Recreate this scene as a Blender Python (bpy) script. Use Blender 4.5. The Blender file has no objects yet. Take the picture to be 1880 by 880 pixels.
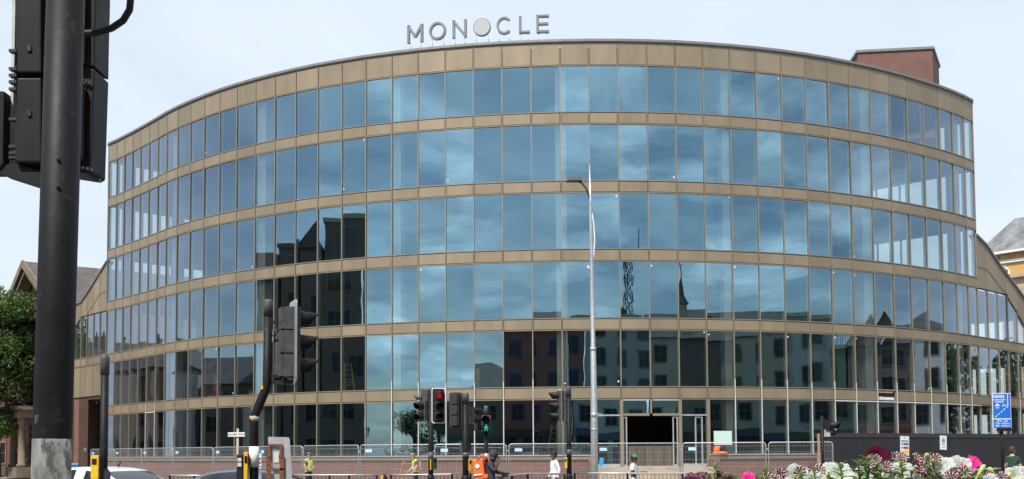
import bpy, bmesh, math, random
from math import sin, cos, pi, radians as R
from mathutils import Vector, Matrix
random.seed(7)
S = bpy.context.scene
C = S.collection

# ------------------------------------------------------------------ camera
FPX, PITCH, ROLL, PY, EYE = 2000.0, 0.054, 0.0058, 724.0, 1.65
cp, sp = cos(PITCH), sin(PITCH); cr, sr = cos(ROLL), sin(ROLL)
Rv = Vector((1, 0, 0)); Uv = Vector((0, -sp, cp)); Fv = Vector((0, cp, sp))
cright = Rv*cr - Uv*sr; cup = Rv*sr + Uv*cr
cam = bpy.data.cameras.new('camera'); camo = bpy.data.objects.new('camera', cam); C.objects.link(camo)
mt = Matrix.Identity(4)
for i_ in range(3):
    mt[i_][0] = cright[i_]; mt[i_][1] = cup[i_]; mt[i_][2] = -Fv[i_]
mt[2][3] = EYE
camo.matrix_world = mt
cam.sensor_width = 36.0; cam.lens = 36.0*FPX/1880.0; cam.shift_y = (PY-440.0)/1880.0
cam.clip_start = 0.05; cam.clip_end = 4000
S.camera = camo

# ------------------------------------------------------------------ light
SUN_EL, SUN_AZ = 54.0, 208.0          # azimuth clockwise from +Y: behind the viewer, a little to the left
w = bpy.data.worlds.new('World'); S.world = w; w.use_nodes = True
nt = w.node_tree; nt.nodes.clear()
def N(tree, t, **kw):
    n = tree.nodes.new(t)
    for k, v in kw.items():
        if hasattr(n, k): setattr(n, k, v)
        else: n.inputs[k].default_value = v
    return n
out = N(nt, 'ShaderNodeOutputWorld'); bg = N(nt, 'ShaderNodeBackground'); bg.inputs[1].default_value = 0.10
sky = N(nt, 'ShaderNodeTexSky', sky_type='NISHITA', sun_disc=False, sun_elevation=R(SUN_EL), sun_rotation=R(SUN_AZ),
        air_density=1.0, dust_density=1.5, ozone_density=1.5)
tc = N(nt, 'ShaderNodeTexCoord'); sep = N(nt, 'ShaderNodeSeparateXYZ'); nt.links.new(tc.outputs['Generated'], sep.inputs[0])
def M_(op, a, b=None, tree=nt, clamp=False):
    n = tree.nodes.new('ShaderNodeMath'); n.operation = op; n.use_clamp = clamp
    for i, x in enumerate((a, b)):
        if x is None: continue
        if isinstance(x, (int, float)): n.inputs[i].default_value = x
        else: tree.links.new(x, n.inputs[i])
    return n.outputs[0]
zc = M_('ADD', M_('MAXIMUM', sep.outputs[2], 0.0), 0.16)
cx_ = M_('DIVIDE', sep.outputs[0], zc); cy_ = M_('DIVIDE', sep.outputs[1], zc)
comb = N(nt, 'ShaderNodeCombineXYZ'); nt.links.new(cx_, comb.inputs[0]); nt.links.new(cy_, comb.inputs[1])
n1 = N(nt, 'ShaderNodeTexNoise', Scale=1.15, Detail=8.0, Roughness=0.6, Distortion=0.9); nt.links.new(comb.outputs[0], n1.inputs['Vector'])
n2 = N(nt, 'ShaderNodeTexNoise', Scale=0.5, Detail=3.0, Roughness=0.5); nt.links.new(comb.outputs[0], n2.inputs['Vector'])
# thin high cloud everywhere, close to a full veil towards +Y (the side the photograph looks at)
veil = M_('MULTIPLY', M_('ADD', sep.outputs[1], 0.25, clamp=True), 1.1, clamp=True)
cloud = M_('MULTIPLY', M_('SUBTRACT', n1.outputs['Fac'], 0.42), 4.6, clamp=True)
big = M_('MULTIPLY', M_('SUBTRACT', n2.outputs['Fac'], 0.36), 4.0, clamp=True)
south = M_('ADD', M_('MULTIPLY', sep.outputs[1], -0.9), 0.15, clamp=True)
mask = M_('MULTIPLY', M_('MULTIPLY', cloud, M_('ADD', big, M_('MULTIPLY', south, 0.5), clamp=True)), M_('ADD', 0.35, M_('MULTIPLY', south, 0.75)), clamp=True)
mask = M_('MAXIMUM', mask, 0.30)
mask = M_('MAXIMUM', mask, M_('MULTIPLY', veil, M_('ADD', 0.72, M_('MULTIPLY', n1.outputs['Fac'], 0.36)), clamp=True), clamp=True)
ccol = N(nt, 'ShaderNodeMixRGB', blend_type='MIX')
ccol.inputs[1].default_value = (8.6, 9.4, 10.2, 1); ccol.inputs[2].default_value = (8.1, 9.15, 10.2, 1)
nt.links.new(M_('MULTIPLY', M_('ADD', sep.outputs[1], 0.45, clamp=True), 1.0, clamp=True), ccol.inputs[0])
n3 = N(nt, 'ShaderNodeTexNoise', Scale=2.3, Detail=6.0, Roughness=0.55, Distortion=0.4); nt.links.new(comb.outputs[0], n3.inputs['Vector'])
cb = N(nt, 'ShaderNodeMixRGB', blend_type='MIX'); cb.inputs[1].default_value = (4.6, 6.2, 8.8, 1); cb.inputs[2].default_value = (20.5, 22.0, 23.8, 1)
nt.links.new(M_('MULTIPLY', M_('SUBTRACT', n3.outputs['Fac'], 0.32), 2.6, clamp=True), cb.inputs[0]); nt.links.new(cb.outputs[0], ccol.inputs[1])
mix = N(nt, 'ShaderNodeMixRGB', blend_type='MIX')
nt.links.new(mask, mix.inputs[0]); nt.links.new(sky.outputs[0], mix.inputs[1]); nt.links.new(ccol.outputs[0], mix.inputs[2])
nt.links.new(mix.outputs[0], bg.inputs[0]); nt.links.new(bg.outputs[0], out.inputs[0])

sl = bpy.data.lights.new('sun', 'SUN'); sl.energy = 4.8; sl.angle = R(0.6); sl.color = (1.0, 0.95, 0.88)
so = bpy.data.objects.new('sun', sl); C.objects.link(so)
azr = R(SUN_AZ); sdir = Vector((sin(azr)*cos(R(SUN_EL)), cos(azr)*cos(R(SUN_EL)), sin(R(SUN_EL))))
so.rotation_euler = sdir.to_track_quat('Z', 'Y').to_euler(); so.location = (-20, -40, 60)

S.view_settings.view_transform = 'Standard'; S.view_settings.look = 'None'
S.view_settings.exposure = 0.06; S.view_settings.gamma = 1.0; S.view_settings.use_curve_mapping = False
S.cycles.max_bounces = 8; S.cycles.transparent_max_bounces = 24; S.cycles.glossy_bounces = 4
S.cycles.caustics_reflective = False; S.cycles.caustics_refractive = False

# ------------------------------------------------------------------ pixel <-> world (source pixels 1880x880)
def ray(x, y):
    r2 = (x-940)/FPX; u2 = (PY-y)/FPX
    r = r2*cr + u2*sr; u = -r2*sr + u2*cr
    return Vector((r, cp-u*sp, sp+u*cp))
def at(x, y, Y):                       # point of pixel (x,y) at world depth Y
    d = ray(x, y); return Vector((0, 0, EYE)) + d*(Y/d.y)
def atz(x, y, z):
    d = ray(x, y); return Vector((0, 0, EYE)) + d*((z-EYE)/d.z)

# ------------------------------------------------------------------ materials
MATS = {}
def mat(name, col, rough=0.6, metal=0.0, var=0.0, vscale=3.0, bump=0.0, bscale=40.0, island=0.0, emit=None, es=1.0, spec=0.5, coat=0.0, stain=None, stretch=None, trans=0.0):
    if name in MATS: return MATS[name]
    m = bpy.data.materials.new(name); m.use_nodes = True; t = m.node_tree
    b = t.nodes['Principled BSDF']; b.inputs['Roughness'].default_value = rough; b.inputs['Metallic'].default_value = metal
    b.inputs['Base Color'].default_value = (*col, 1); b.inputs['Specular IOR Level'].default_value = spec
    if coat: b.inputs['Coat Weight'].default_value = coat; b.inputs['Coat Roughness'].default_value = 0.08
    if emit: b.inputs['Emission Color'].default_value = (*emit, 1); b.inputs['Emission Strength'].default_value = es
    g = N(t, 'ShaderNodeNewGeometry'); tcn = N(t, 'ShaderNodeTexCoord'); vec = tcn.outputs['Object']
    if stretch:
        mp = N(t, 'ShaderNodeMapping'); mp.inputs['Scale'].default_value = stretch; t.links.new(vec, mp.inputs[0]); vec = mp.outputs[0]
    cur = None
    if var:
        nz = N(t, 'ShaderNodeTexNoise', Scale=vscale, Detail=6.0, Roughness=0.6); t.links.new(vec, nz.inputs['Vector'])
        mr = N(t, 'ShaderNodeMapRange'); mr.inputs[1].default_value = 0.3; mr.inputs[2].default_value = 0.7
        mr.inputs[3].default_value = 1-var; mr.inputs[4].default_value = 1+var; t.links.new(nz.outputs['Fac'], mr.inputs[0]); cur = mr.outputs[0]
        rr = N(t, 'ShaderNodeMapRange'); rr.inputs[3].default_value = max(0.02, rough-0.12); rr.inputs[4].default_value = min(1, rough+0.12)
        t.links.new(nz.outputs['Fac'], rr.inputs[0]); t.links.new(rr.outputs[0], b.inputs['Roughness'])
    if island:
        mr = N(t, 'ShaderNodeMapRange'); mr.inputs[3].default_value = 1-island; mr.inputs[4].default_value = 1+island
        t.links.new(g.outputs['Random Per Island'], mr.inputs[0])
        cur = mr.outputs[0] if cur is None else M_('MULTIPLY', cur, mr.outputs[0], tree=t)
    last = None
    if cur is not None:
        vm = N(t, 'ShaderNodeVectorMath', operation='SCALE'); vm.inputs[0].default_value = col
        t.links.new(cur, vm.inputs['Scale']); last = vm.outputs[0]; t.links.new(last, b.inputs['Base Color'])
    if stain:   # (colour, threshold, scale, amount)
        sc, th, ss, am = stain
        nz = N(t, 'ShaderNodeTexNoise', Scale=ss, Detail=8.0, Roughness=0.7); t.links.new(vec, nz.inputs['Vector'])
        f = M_('MULTIPLY', M_('SUBTRACT', nz.outputs['Fac'], th, tree=t), 12.0, tree=t, clamp=True); f = M_('MULTIPLY', f, am, tree=t)
        mx = N(t, 'ShaderNodeMixRGB'); t.links.new(f, mx.inputs[0])
        if last is not None: t.links.new(last, mx.inputs[1])
        else: mx.inputs[1].default_value = (*col, 1)
        mx.inputs[2].default_value = (*sc, 1); t.links.new(mx.outputs[0], b.inputs['Base Color'])
    if bump:
        nz = N(t, 'ShaderNodeTexNoise', Scale=bscale, Detail=5.0); t.links.new(tcn.outputs['Object'], nz.inputs['Vector'])
        bp = N(t, 'ShaderNodeBump'); bp.inputs['Strength'].default_value = bump; bp.inputs['Distance'].default_value = 0.02
        t.links.new(nz.outputs['Fac'], bp.inputs['Height']); t.links.new(bp.outputs[0], b.inputs['Normal'])
    if trans:
        tr = N(t, 'ShaderNodeBsdfTranslucent'); tr.inputs[0].default_value = (*[min(1, c*1.3) for c in col], 1)
        ms = N(t, 'ShaderNodeMixShader'); ms.inputs[0].default_value = trans
        o = t.nodes['Material Output']; t.links.new(b.outputs[0], ms.inputs[1]); t.links.new(tr.outputs[0], ms.inputs[2]); t.links.new(ms.outputs[0], o.inputs[0])
    MATS[name] = m; return m
def brick_mat(name, c1, c2, mortar, scale=1.0, rowh=0.075, bw=0.225, ms=0.012, var=0.15):
    if name in MATS: return MATS[name]
    m = bpy.data.materials.new(name); m.use_nodes = True; t = m.node_tree; b = t.nodes['Principled BSDF']; b.inputs['Roughness'].default_value = 0.85
    uv = N(t, 'ShaderNodeTexCoord')
    br = N(t, 'ShaderNodeTexBrick'); br.inputs['Color1'].default_value = (*c1, 1); br.inputs['Color2'].default_value = (*c2, 1); br.inputs['Mortar'].default_value = (*mortar, 1)
    br.inputs['Scale'].default_value = scale; br.inputs['Mortar Size'].default_value = ms; br.inputs['Brick Width'].default_value = bw; br.inputs['Row Height'].default_value = rowh
    t.links.new(uv.outputs['UV'], br.inputs['Vector'])
    nz = N(t, 'ShaderNodeTexNoise', Scale=0.8, Detail=6.0); t.links.new(uv.outputs['UV'], nz.inputs['Vector'])
    mr = N(t, 'ShaderNodeMapRange'); mr.inputs[3].default_value = 1-var*2; mr.inputs[4].default_value = 1+var*2; t.links.new(nz.outputs['Fac'], mr.inputs[0])
    vm = N(t, 'ShaderNodeVectorMath', operation='SCALE'); t.links.new(br.outputs['Color'], vm.inputs[0]); t.links.new(mr.outputs[0], vm.inputs['Scale'])
    t.links.new(vm.outputs[0], b.inputs['Base Color'])
    bp = N(t, 'ShaderNodeBump'); bp.inputs['Strength'].default_value = 0.5; bp.inputs['Distance'].default_value = 0.01; bp.invert = True
    t.links.new(br.outputs['Fac'], bp.inputs['Height']); t.links.new(bp.outputs[0], b.inputs['Normal'])
    MATS[name] = m; return m
def glass_mat(name, refl=0.42, tint=(0.62, 0.82, 0.95), trans=(0.55, 0.70, 0.64), wave=0.02, edge=0.6):
    if name in MATS: return MATS[name]
    m = bpy.data.materials.new(name); m.use_nodes = True; t = m.node_tree; t.nodes.clear()
    o = N(t, 'ShaderNodeOutputMaterial'); gl = N(t, 'ShaderNodeBsdfGlossy'); gl.inputs['Roughness'].default_value = 0.0; gl.inputs[0].default_value = (*tint, 1)
    tr = N(t, 'ShaderNodeBsdfTransparent'); tr.inputs[0].default_value = (*trans, 1)
    fr = N(t, 'ShaderNodeFresnel'); fr.inputs[0].default_value = 1.5
    lw = N(t, 'ShaderNodeLayerWeight'); lw.inputs[0].default_value = 0.5; tm = N(t, 'ShaderNodeMixRGB'); tm.inputs[1].default_value = (*tint, 1); tm.inputs[2].default_value = (0.78, 0.82, 1.0, 1)
    t.links.new(M_('MULTIPLY', M_('SUBTRACT', lw.outputs['Facing'], 0.18, tree=t), 1.7, tree=t, clamp=True), tm.inputs[0]); t.links.new(tm.outputs[0], gl.inputs[0])
    f = M_('ADD', M_('MULTIPLY', fr.outputs[0], edge, tree=t), refl, tree=t, clamp=True)
    tcn = N(t, 'ShaderNodeTexCoord'); g = N(t, 'ShaderNodeNewGeometry')
    off = N(t, 'ShaderNodeVectorMath', operation='ADD'); t.links.new(tcn.outputs['Object'], off.inputs[0])
    sc = M_('MULTIPLY', g.outputs['Random Per Island'], 57.0, tree=t); cmb = N(t, 'ShaderNodeCombineXYZ'); t.links.new(sc, cmb.inputs[0]); t.links.new(cmb.outputs[0], off.inputs[1])
    nz = N(t, 'ShaderNodeTexNoise', Scale=0.9, Detail=1.0); t.links.new(off.outputs[0], nz.inputs['Vector'])
    bp = N(t, 'ShaderNodeBump'); bp.inputs['Strength'].default_value = wave*6; bp.inputs['Distance'].default_value = 0.06
    t.links.new(nz.outputs['Fac'], bp.inputs['Height']); t.links.new(bp.outputs[0], gl.inputs['Normal'])
    ms = N(t, 'ShaderNodeMixShader'); t.links.new(f, ms.inputs[0]); t.links.new(tr.outputs[0], ms.inputs[1]); t.links.new(gl.outputs[0], ms.inputs[2]); t.links.new(ms.outputs[0], o.inputs[0])
    MATS[name] = m; return m

bronze = mat('bronze_cladding', (0.285, 0.228, 0.150), 0.48, 0.25, var=0.12, vscale=1.1, island=0.10, stretch=(1, 1, 0.3), bump=0.06, bscale=1.5)
bronze_cap = mat('bronze_frame', (0.29, 0.24, 0.17), 0.45, 0.25, var=0.05)
coping_m = mat('coping_metal', (0.24, 0.235, 0.225), 0.45, 0.4, var=0.1)
glass = glass_mat('office_glass', 0.35, (0.54, 0.88, 1.0), (0.92, 1.0, 0.95), wave=0.0035)
white_pl = mat('white_lining', (0.88, 0.89, 0.86), 0.6, var=0.05)
col_m = mat('column_plaster', (0.93, 0.95, 0.88), 0.8, var=0.06, vscale=1.2)
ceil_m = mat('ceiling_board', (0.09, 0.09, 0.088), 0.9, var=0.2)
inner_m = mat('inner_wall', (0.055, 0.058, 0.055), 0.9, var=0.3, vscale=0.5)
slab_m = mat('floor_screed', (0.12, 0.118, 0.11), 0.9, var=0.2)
brick_dark = brick_mat('plinth_brick', (0.21, 0.085, 0.06), (0.15, 0.065, 0.05), (0.21, 0.15, 0.125))
brick_red = brick_mat('red_brick', (0.27, 0.085, 0.055), (0.20, 0.065, 0.045), (0.20, 0.14, 0.11))
brick_ph = brick_mat('tower_brick', (0.20, 0.085, 0.068), (0.145, 0.065, 0.055), (0.20, 0.13, 0.10))
brick_shade = brick_mat('brown_brick', (0.17, 0.105, 0.078), (0.13, 0.082, 0.065), (0.2, 0.17, 0.14))
stone = mat('sandstone', (0.42, 0.34, 0.25), 0.85, var=0.2, vscale=2.0, bump=0.3)
stone_y = mat('yellow_stone', (0.55, 0.34, 0.12), 0.85, var=0.12, vscale=1.0, bump=0.2)
slate = brick_mat('roof_slate', (0.13, 0.115, 0.105), (0.095, 0.085, 0.08), (0.06, 0.055, 0.05), rowh=0.22, bw=0.32, ms=0.015, var=0.35)
slate_g = brick_mat('grey_slate', (0.22, 0.23, 0.23), (0.17, 0.18, 0.19), (0.12, 0.12, 0.12), rowh=0.22, bw=0.32, ms=0.012, var=0.45)
render_w = mat('white_render', (0.62, 0.61, 0.57), 0.85, var=0.12, vscale=0.6)
render_g = mat('grey_render', (0.33, 0.34, 0.33), 0.85, var=0.15, vscale=0.6)
render_b = mat('beige_render', (0.42, 0.38, 0.30), 0.85, var=0.15, vscale=0.6)
dark_glass = mat('dark_window_glass', (0.02, 0.025, 0.03), 0.06, spec=0.7)
black_p = mat('black_paint', (0.010, 0.010, 0.011), 0.55, spec=0.25, var=0.3, vscale=9.0, stain=((0.04, 0.04, 0.04), 0.58, 14.0, 0.6), bump=.06, bscale=30)
black_pl = mat('black_plastic', (0.014, 0.0145, 0.015), 0.55, spec=0.3, var=0.25, vscale=12, stain=((0.07, 0.07, 0.068), 0.66, 16.0, 0.6))
grey_pl = mat('grey_plastic', (0.075, 0.078, 0.08), 0.55, var=0.3, vscale=10, stain=((0.16, 0.16, 0.155), 0.6, 18, 0.6))
dgrey_pl = mat('dark_grey_plastic', (0.035, 0.036, 0.038), 0.5, var=0.2, vscale=10)
lens_off = mat('lamp_lens_dark', (0.02, 0.012, 0.012), 0.15)
lens_red = mat('lamp_lens_red', (0.5, 0.01, 0.01), 0.3, emit=(1.0, 0.03, 0.03), es=0.3)
lens_green = mat('green_man_lit', (0.0, 0.4, 0.25), 0.3, emit=(0.05, 1.0, 0.7), es=0.5)
yellow_p = mat('yellow_plastic', (0.80, 0.47, 0.01), 0.45, var=0.06)
white_p = mat('white_paint', (0.80, 0.80, 0.78), 0.5, var=0.06, vscale=8)
alu = mat('aluminium', (0.55, 0.56, 0.57), 0.45, 0.6, var=0.12, vscale=6)
galv = mat('galvanised_steel', (0.48, 0.49, 0.49), 0.42, 0.55, var=0.18, vscale=14)
worn = mat('worn_grey_band', (0.19, 0.19, 0.18), 0.9, var=0.6, vscale=12, stain=((0.035, 0.035, 0.033), 0.50, 17.0, 0.9), stretch=(1, 1, 0.45), bump=0.3)
rust = mat('rusty_steel', (0.20, 0.07, 0.035), 0.8, var=0.35, vscale=20, bump=0.4)
hoard = mat('black_hoarding', (0.020, 0.021, 0.023), 0.6, var=0.3, vscale=1.0, island=.15, stain=((0.05, 0.048, 0.045), 0.6, 3.0, 0.5))
blue_p = mat('blue_sign', (0.015, 0.16, 0.62), 0.35)
orange_p = mat('orange_fabric', (0.90, 0.16, 0.02), 0.6, var=0.1, vscale=6)
timber = mat('timber', (0.42, 0.24, 0.12), 0.8, var=0.2, vscale=8)
asphalt = mat('asphalt', (0.055, 0.055, 0.056), 0.9, var=0.2, vscale=2.0, bump=0.4, bscale=120)
paving = brick_mat('paving_slabs', (0.30, 0.29, 0.27), (0.26, 0.25, 0.235), (0.16, 0.155, 0.15), rowh=0.4, bw=0.6, ms=0.012, var=0.12)
kerb_m = mat('kerb_stone', (0.34, 0.33, 0.31), 0.85, var=0.12)

# ------------------------------------------------------------------ mesh helper
class MB:
    def __init__(s): s.v = []; s.f = []; s.m = []; s.sm = []
    def add(s, vs, fs, m=0, smooth=False, M=None):
        o = len(s.v)
        for v in vs:
            v = Vector(v); s.v.append(tuple(M @ v) if M is not None else tuple(v))
        for f in fs: s.f.append([o+i for i in f]); s.m.append(m); s.sm.append(smooth)
        return s
    def box(s, c, d, m=0, rz=0.0, M=None, taper=(1, 1)):
        x, y, z = d[0]/2, d[1]/2, d[2]/2; vs = []
        for k, (tx, ty) in ((-1, (1, 1)), (1, taper)):
            for (a, b) in ((-1, -1), (1, -1), (1, 1), (-1, 1)):
                px, py = a*x*tx, b*y*ty
                vs.append((c[0]+px*cos(rz)-py*sin(rz), c[1]+px*sin(rz)+py*cos(rz), c[2]+k*z))
        return s.add(vs, [(3, 2, 1, 0), (4, 5, 6, 7), (0, 1, 5, 4), (1, 2, 6, 5), (2, 3, 7, 6), (3, 0, 4, 7)], m, False, M)
    def bar(s, a, b, w_, t_, m=0, up=(0, 0, 1)):        # rectangular bar from a to b
        a, b = Vector(a), Vector(b); d = (b-a).normalized(); u = Vector(up)
        if abs(d.dot(u)) > 0.98: u = Vector((0, 1, 0))
        x = d.cross(u).normalized(); y = x.cross(d).normalized(); vs = []
        for p in (a, b):
            for (i, j) in ((-1, -1), (1, -1), (1, 1), (-1, 1)): vs.append(p + x*i*w_/2 + y*j*t_/2)
        return s.add(vs, [(3, 2, 1, 0), (4, 5, 6, 7), (0, 1, 5, 4), (1, 2, 6, 5), (2, 3, 7, 6), (3, 0, 4, 7)], m)
    def tube(s, pts, r, n=10, m=0, smooth=True, cap=True):
        pts = [Vector(p) for p in pts]; k = len(pts)
        rs = r if isinstance(r, (list, tuple)) else [r]*k; vs = []; fs = []
        d0 = (pts[1]-pts[0]).normalized(); u = Vector((0, 0, 1)) if abs(d0.z) < 0.9 else Vector((1, 0, 0))
        x = d0.cross(u).normalized()
        for i in range(k):
            d = (pts[min(i+1, k-1)]-pts[max(i-1, 0)]).normalized()
            x = (x - d*x.dot(d)).normalized(); y = d.cross(x)
            for j in range(n):
                a = 2*pi*j/n; vs.append(pts[i] + (x*cos(a)+y*sin(a))*rs[i])
        for i in range(k-1):
            for j in range(n): fs.append((i*n+j, i*n+(j+1) % n, (i+1)*n+(j+1) % n, (i+1)*n+j))
        s.add(vs, fs, m, smooth)
        if cap:
            o = len(s.v)-k*n
            s.f.append([o+j for j in range(n)][::-1]); s.m.append(m); s.sm.append(False)
            s.f.append([o+(k-1)*n+j for j in range(n)]); s.m.append(m); s.sm.append(False)
        return s
    def prism(s, poly, y0, y1, m=0, M=None):              # polygon in xz extruded along y
        n = len(poly); vs = [(p[0], y0, p[1]) for p in poly]+[(p[0], y1, p[1]) for p in poly]
        fs = [tuple(range(n)), tuple(range(2*n-1, n-1, -1))]+[(i, i+n, (i+1) % n+n, (i+1) % n) for i in range(n)]
        return s.add(vs, fs, m, False, M)
    def ell(s, c, r, n=12, m=0, M=None, z0=-1.0, z1=1.0, rows=8):
        vs = []; fs = []
        for i in range(rows+1):
            z = math.asin(max(-1, min(1, z0)))+(math.asin(max(-1, min(1, z1)))-math.asin(max(-1, min(1, z0))))*i/rows
            for j in range(n):
                a = 2*pi*j/n; vs.append((c[0]+r[0]*cos(z)*cos(a), c[1]+r[1]*cos(z)*sin(a), c[2]+r[2]*sin(z)))
        for i in range(rows):
            for j in range(n): fs.append((i*n+j, i*n+(j+1) % n, (i+1)*n+(j+1) % n, (i+1)*n+j))
        return s.add(vs, fs, m, True, M)
    def build(s, name, mats, parent=None, org=None, bevel=0.0):
        me = bpy.data.meshes.new(name); off = Vector(org) if org is not None else Vector((0, 0, 0))
        vs = [tuple(Vector(v)-off) for v in s.v] if org is not None else s.v
        me.from_pydata(vs, [], s.f)
        if not isinstance(mats, (list, tuple)): mats = [mats]
        for mm in mats: me.materials.append(mm)
        me.polygons.foreach_set('material_index', s.m); me.polygons.foreach_set('use_smooth', s.sm); me.update()
        uvl = me.uv_layers.new(name='UVMap').data
        for p in me.polygons:
            nn = p.normal; t = Vector((-nn.y, nn.x, 0))
            if t.length < 0.05: t = Vector((1, 0, 0)); b = Vector((0, 1, 0))
            else: t.normalize(); b = nn.cross(t)
            if b.z < 0: b = -b
            for li in p.loop_indices:
                co = Vector(s.v[me.loops[li].vertex_index]); uvl[li].uv = (co.dot(t), co.dot(b))
        o = bpy.data.objects.new(name, me); C.objects.link(o)
        if parent is not None: o.parent = parent
        if bevel:
            bv = o.modifiers.new('bevel', 'BEVEL'); bv.width = bevel; bv.segments = 2; bv.limit_method = 'ANGLE'; bv.angle_limit = R(40)
        return o
def tag(o, label=None, cat=None, group=None, kind=None):
    if label: o['label'] = label
    if cat: o['category'] = cat
    if group: o['group'] = group
    if kind: o['kind'] = kind
    return o
def thing(name, label, cat, loc=(0, 0, 0), rz=0.0, group=None):
    o = bpy.data.objects.new(name, None); C.objects.link(o); o.empty_display_size = 0.2
    o.location = loc; o.rotation_euler = (0, 0, rz); return tag(o, label, cat, group)
def struct(name, mb, m):
    o = mb.build(name, m); o['kind'] = 'structure'; return o
def text_mesh(name, txt, size, m, parent, loc, rot=(pi/2, 0, 0), depth=0.002, align='CENTER', sx=1.0):
    cu = bpy.data.curves.new(name, 'FONT'); cu.body = txt; cu.size = size; cu.extrude = depth; cu.align_x = align; cu.align_y = 'CENTER'
    cu.offset = size*0.012
    t = bpy.data.objects.new(name+'_tmp', cu); C.objects.link(t)
    dg = bpy.context.evaluated_depsgraph_get(); me = bpy.data.meshes.new_from_object(t.evaluated_get(dg)); bpy.data.objects.remove(t)
    me.materials.clear(); me.materials.append(m)
    o = bpy.data.objects.new(name, me); C.objects.link(o); o.parent = parent; o.location = loc; o.rotation_euler = rot; o.scale = (sx, 1, 1); return o

# ------------------------------------------------------------------ ground
g = MB(); g.add([(-1500, -1500, -0.12), (1500, -1500, -0.12), (1500, 1500, -0.12), (-1500, 1500, -0.12)], [(0, 1, 2, 3)]); struct('ground', g, paving)
g = MB(); g.add([(-160, 5.0, -0.115), (160, 5.0, -0.115), (160, 29.5, -0.115), (-160, 29.5, -0.115)], [(0, 1, 2, 3)]); struct('road', g, asphalt)
g = MB(); g.box((0, 42, -0.06), (320, 25.0, 0.12)); struct('pavement', g, paving)
g = MB(); g.box((0, 0.9, -0.06), (320, 8.0, 0.12)); struct('pavement', g, paving)
g = MB(); g.box((0, 5.0, -0.05), (320, 0.15, 0.13)); g.box((0, 29.4, -0.05), (320, 0.15, 0.13)); struct('kerb', g, kerb_m)
g = MB()
for k in range(-30, 31): g.box((k*5.0, 17.2, -0.111), (2.5, 0.12, 0.003))
for k in range(8): g.box((-6+k*0.0, 6.2+k*3.0, -0.110), (3.2, 0.5, 0.003))
struct('road_marking', g, white_p)

# ------------------------------------------------------------------ office building
A = [(-27.41, 73.31), (-26.54, 72.46), (-25.72, 71.59), (-24.87, 70.67), (-24.0, 69.7), (-23.1, 68.68), (-22.19, 67.63), (-21.29, 66.56), (-20.29, 65.49), (-19.2, 64.44), (-18.08, 63.42), (-16.91, 62.44), (-15.68, 61.51), (-14.4, 60.64), (-13.12, 59.83), (-11.81, 59.08), (-10.47, 58.39), (-9.07, 57.78), (-7.7, 57.22), (-6.27, 56.74), (-4.84, 56.31), (-3.39, 55.96), (-1.92, 55.66), (-0.43, 55.44), (1.07, 55.27), (2.57, 55.17), (4.05, 55.13), (5.54, 55.16), (7.05, 55.25), (8.54, 55.41), (10.01, 55.65), (11.47, 55.95), (12.92, 56.32), (14.36, 56.76), (15.78, 57.27), (17.16, 57.85), (18.51, 58.5), (19.88, 59.2), (21.21, 59.96), (22.47, 60.76), (23.73, 61.61), (24.96, 62.48), (26.09, 63.37), (27.15, 64.28), (28.08, 65.2)]
A = [Vector(a) for a in A]; NA = len(A)
LW = [A[0]]+[Vector(p) for p in ((-28.16, 74.1), (-28.91, 74.93), (-29.70, 75.79), (-30.43, 76.6), (-31.19, 77.4), (-31.95, 78.2))]
RW = [A[-1]]+[A[-1]+Vector((1.05, 1.0))*k for k in range(1, 14)]
def nrm(a, b): t = (b-a).normalized(); return Vector((t.y, -t.x))
def vnorm(P_, k):
    n = Vector((0, 0))
    if k > 0: n += nrm(P_[k-1], P_[k])
    if k < len(P_)-1: n += nrm(P_[k], P_[k+1])
    return n.normalized()
ORG = Vector((1, 60, 0))
OB = thing('office_building', 'curved glass office building with bronze cladding bands, still under construction', 'building', ORG)
def V3(p, z): return (p[0], p[1], z)
def seg_box(mb, a, b, n, out_, inn, z0, z1, m=0, gap=0.0, z0b=None, z1b=None):
    t = (b-a).normalized(); a_, b_ = a+t*gap, b-t*gap
    z0b = z0 if z0b is None else z0b; z1b = z1 if z1b is None else z1b
    vs = [V3(a_+n*out_, z0), V3(b_+n*out_, z0b), V3(b_-n*inn, z0b), V3(a_-n*inn, z0), V3(a_+n*out_, z1), V3(b_+n*out_, z1b), V3(b_-n*inn, z1b), V3(a_-n*inn, z1)]
    mb.add(vs, [(3, 2, 1, 0), (4, 5, 6, 7), (0, 1, 5, 4), (1, 2, 6, 5), (2, 3, 7, 6), (3, 0, 4, 7)], m)
def cap_box(mb, p, n, out_, inn, wd, z0, z1, m=0):
    t = Vector((-n.y, n.x)); a, b = p-t*wd/2, p+t*wd/2
    seg_box(mb, a, b, n, out_, inn, z0, z1, m)
CW = 0.050
def band(name, P_, z0, z1, k0=0, k1=None, rails=True, out_=0.0, label=None):
    k1 = len(P_)-1 if k1 is None else k1; mb = MB()
    for k in range(k0, k1):
        a, b = P_[k], P_[k+1]; n = nrm(a, b)
        seg_box(mb, a, b, n, out_+random.uniform(-.003, .003), 0.14, z0+0.02, z1-0.02, 0, gap=0.045)
        if rails:
            seg_box(mb, a, b, n, 0.024, 0.10, z0-0.055, z0-0.012, 1, gap=0.036); seg_box(mb, a, b, n, 0.024, 0.10, z1+0.012, z1+0.055, 1, gap=0.036)
    for k in range(k0, k1+1): cap_box(mb, P_[k], vnorm(P_, k), 0.022, 0.145, CW*0.8, z0-0.06, z1+0.06, 1)
    o = mb.build(name, [bronze, bronze_cap], OB, ORG)
    if label: o['label'] = label
    return o
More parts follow.
